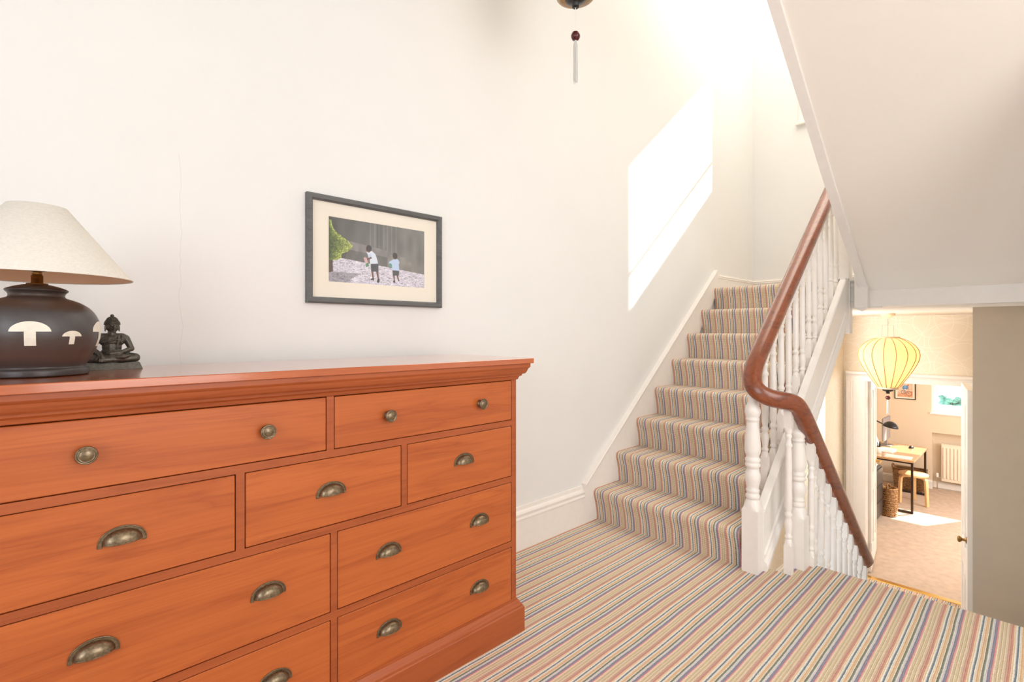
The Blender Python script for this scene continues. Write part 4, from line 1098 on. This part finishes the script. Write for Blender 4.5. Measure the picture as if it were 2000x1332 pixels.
rd = thing('radiator', 'cream ribbed radiator in the recess under the office window', 'radiator', (XF+.08, .5, LOW))
ry0, ry1, rz0, rz1 = -.1, 1.105, -1.30, -.705
wpart(MB().box(XF+.055, XF+.075, ry0, ry1, rz0, rz1, .006), 'panel', M['radiator'], rd)
nr = 27
for k in range(nr):
    y = ry0+.035+(ry1-ry0-.07)*k/(nr-1)
    wpart(MB().box(XF+.043, XF+.056, y-.013, y+.013, rz0+.05, rz1-.05, .005), 'rib', M['radiator'], rd)
wpart(MB().box(XF+.048, XF+.10, ry0, ry1, rz1-.008, rz1+.002, .002), 'top_grille', M['radiator'], rd)
wpart(MB().tube([(XF+.07, ry1, rz0+.05), (XF+.07, ry1+.05, rz0+.05)], .009, 8).tube([(XF+.07, ry1+.05, rz0+.05), (XF+.07, ry1+.05, LOW)], .008, 8), 'valve_pipe', M['chrome'], rd)
wpart(MB().lathe([(.016, 0), (.018, .03), (.018, .055), (.012, .065)], 14, (XF+.07, ry1+.05, rz0+.055)), 'valve_cap', M['gloss'], rd)

def cyclist():
    h, w_ = 200, 180; Y, X = np.mgrid[0:h, 0:w_]; x = X/w_; y = Y/h; rgb = lambda *c: np.array(c)/255.
    A = np.zeros((h, w_, 3)); A[:] = rgb(232, 200, 172)*(0.9+.2*blur_noise(h, w_, 7, 6)[..., None])
    st = (y > .80-.25*x); A[st] = (rgb(222, 160, 122)*(0.85+.3*blur_noise(h, w_, 20, 8)[..., None]))[st]
    def ring(cx, cy, r_, t_, c):
        d_ = np.sqrt(((x-cx)*w_/h)**2+(y-cy)**2); A[np.abs(d_-r_) < t_] = rgb(*c)
    ring(.40, .66, .13, .012, (50, 60, 80)); ring(.76, .74, .15, .012, (60, 44, 60))
    def ln(p, q_, t_, c):
        px_, py_ = p; qx, qy = q_; L2 = (qx-px_)**2+(qy-py_)**2; t = np.clip(((x-px_)*(qx-px_)+(y-py_)*(qy-py_))/L2, 0, 1)
        A[((x-px_-t*(qx-px_))**2+(y-py_-t*(qy-py_))**2) < t_**2] = rgb(*c)
    ln((.40, .66), (.55, .50), .014, (50, 70, 120)); ln((.55, .50), (.76, .74), .014, (50, 70, 120)); ln((.40, .66), (.60, .70), .012, (50, 70, 120)); ln((.60, .70), (.55, .46), .012, (40, 60, 110))
    A[inside([(.30, .36), (.42, .20), (.62, .18), (.76, .30), (.70, .42), (.52, .50), (.36, .46)], x, y)] = rgb(70, 140, 196)
    A[inside([(.44, .22), (.58, .20), (.60, .34), (.46, .38)], x, y)] = rgb(110, 176, 216)
    A[((x-.70)**2+((y-.17)*h/w_)**2) < .0045] = rgb(196, 120, 96)
    ln((.50, .46), (.60, .58), .035, (236, 226, 214)); ln((.60, .58), (.56, .72), .028, (210, 150, 120)); ln((.70, .30), (.74, .48), .024, (210, 150, 120))
    return A
pc = thing('cyclist_picture', 'black framed picture of a blue cyclist on the office far wall', 'picture', (XF, 1.555, .12))
pw_, ph2 = .28, .30
o = frame_bars(pc, pw_, ph2, .012, .02, M['black'], axis='x')
MB().box(-.008, -.001, -pw_/2+.01, pw_/2-.01, -ph2/2+.01, ph2/2-.01).build('mount', M['mount'], pc)
uv_quad('print', image_mat('cyclist_print', cyclist()), pc, [(-.0085, .10, -.115), (-.0085, -.10, -.115), (-.0085, -.10, .125), (-.0085, .10, .125)])
MB().box(-.0115, -.0105, -pw_/2+.011, pw_/2-.011, -ph2/2+.011, ph2/2-.011).build('pane', M['glass'], pc)

# things on the desk
dl = thing('desk_lamp', 'black jointed desk lamp with a domed shade over the desk', 'lamp', (8.92, 1.86, DT))
MB().lathe([(.001, 0), (.075, 0), (.075, .012), (.03, .022), (.012, .028), (.010, .04)], 24).build('base', M['black'], dl)
arm = MB().tube([(0, 0, .03), (.0, -.03, .22), (.03, -.08, .36)], .006, 8).tube([(.03, -.08, .36), (.07, -.17, .475)], .007, 8).tube([(.07, -.17, .475), (.10, -.25, .428)], .009, 8)
arm.ell((.03, -.08, .36), (.014, .014, .014)); arm.ell((.07, -.17, .475), (.016, .016, .016)); arm.build('arm', M['black'], dl)
Ml = Matrix.Translation((.13, -.345, .415)) @ Matrix.Rotation(math.radians(12), 4, 'X')
sh_ = MB().lathe([(.002, .055), (.02, .052), (.05, .040), (.075, .018), (.092, -.008), (.096, -.028), (.093, -.028), (.088, -.006), (.070, .016), (.045, .034), (.002, .045)], 28, M=Ml)
sh_.build('lamp_shade', M['black'], dl)
pp = thing('pen_pot', 'pale pot of pens on the desk beside the open door', 'pot', (8.98, 1.665, DT))
MB().lathe([(.044, 0), (.050, .004), (.054, .095), (.051, .095), (.046, .008), (.001, .006)], 24).build('pot', M['cup'], pp)
rq = random.Random(5)
for k in range(7):
    a_ = rq.uniform(0, 2*PI); MB().tube([(.02*math.cos(a_), .02*math.sin(a_), .01), (.044*math.cos(a_), .044*math.sin(a_), rq.uniform(.13, .17))], .004, 6).build('pen', M['black'], pp)
mo = MB(); mo.ell((0, 0, .0), (.055, .032, .034), 18, 12)
mo.v = [(x, y, max(z, 0)) for x, y, z in mo.v]
ms = mo.build('mouse', M['black'], loc=(9.72, 1.375, DT)); tag(ms, 'black computer mouse lying on the desk top', 'mouse')
pa = MB().box(-.105, .105, -.15, .15, 0, .004); p1 = pa.build('paper_stack', M['paper'], loc=(8.90, 1.40, DT+.0005)); p1.rotation_euler = (0, 0, .05)
tag(p1, 'white sheets of paper near the front edge of the desk', 'paper')
lt = thing('laptop', 'open white laptop at the back of the sunlit desk', 'laptop', (9.24, 1.60, DT))
MB().box(-.15, .15, -.10, .10, 0, .014, .004).build('keyboard_base', M['paper'], lt)
Mt = Matrix.Translation((0, .10, .014)) @ Matrix.Rotation(math.radians(-18), 4, 'X') @ Matrix.Translation((0, 0, .10))
MB().obox(Mt, .30, .008, .20, .002).build('screen', M['paper'], lt)
mn = thing('monitor', 'grey backed monitor standing near the far end of the desk', 'monitor', (9.68, 1.68, DT))
Mm = Matrix.Translation((0, 0, .265)) 
MB().obox(Mm, .46, .035, .36, .012).build('screen', M['grey'], mn)
MB().box(-.03, .03, -.02, .02, .01, .12, .004).build('stem', M['grey'], mn)
MB().box(-.10, .10, -.07, .07, 0, .012, .004).build('foot', M['grey'], mn)
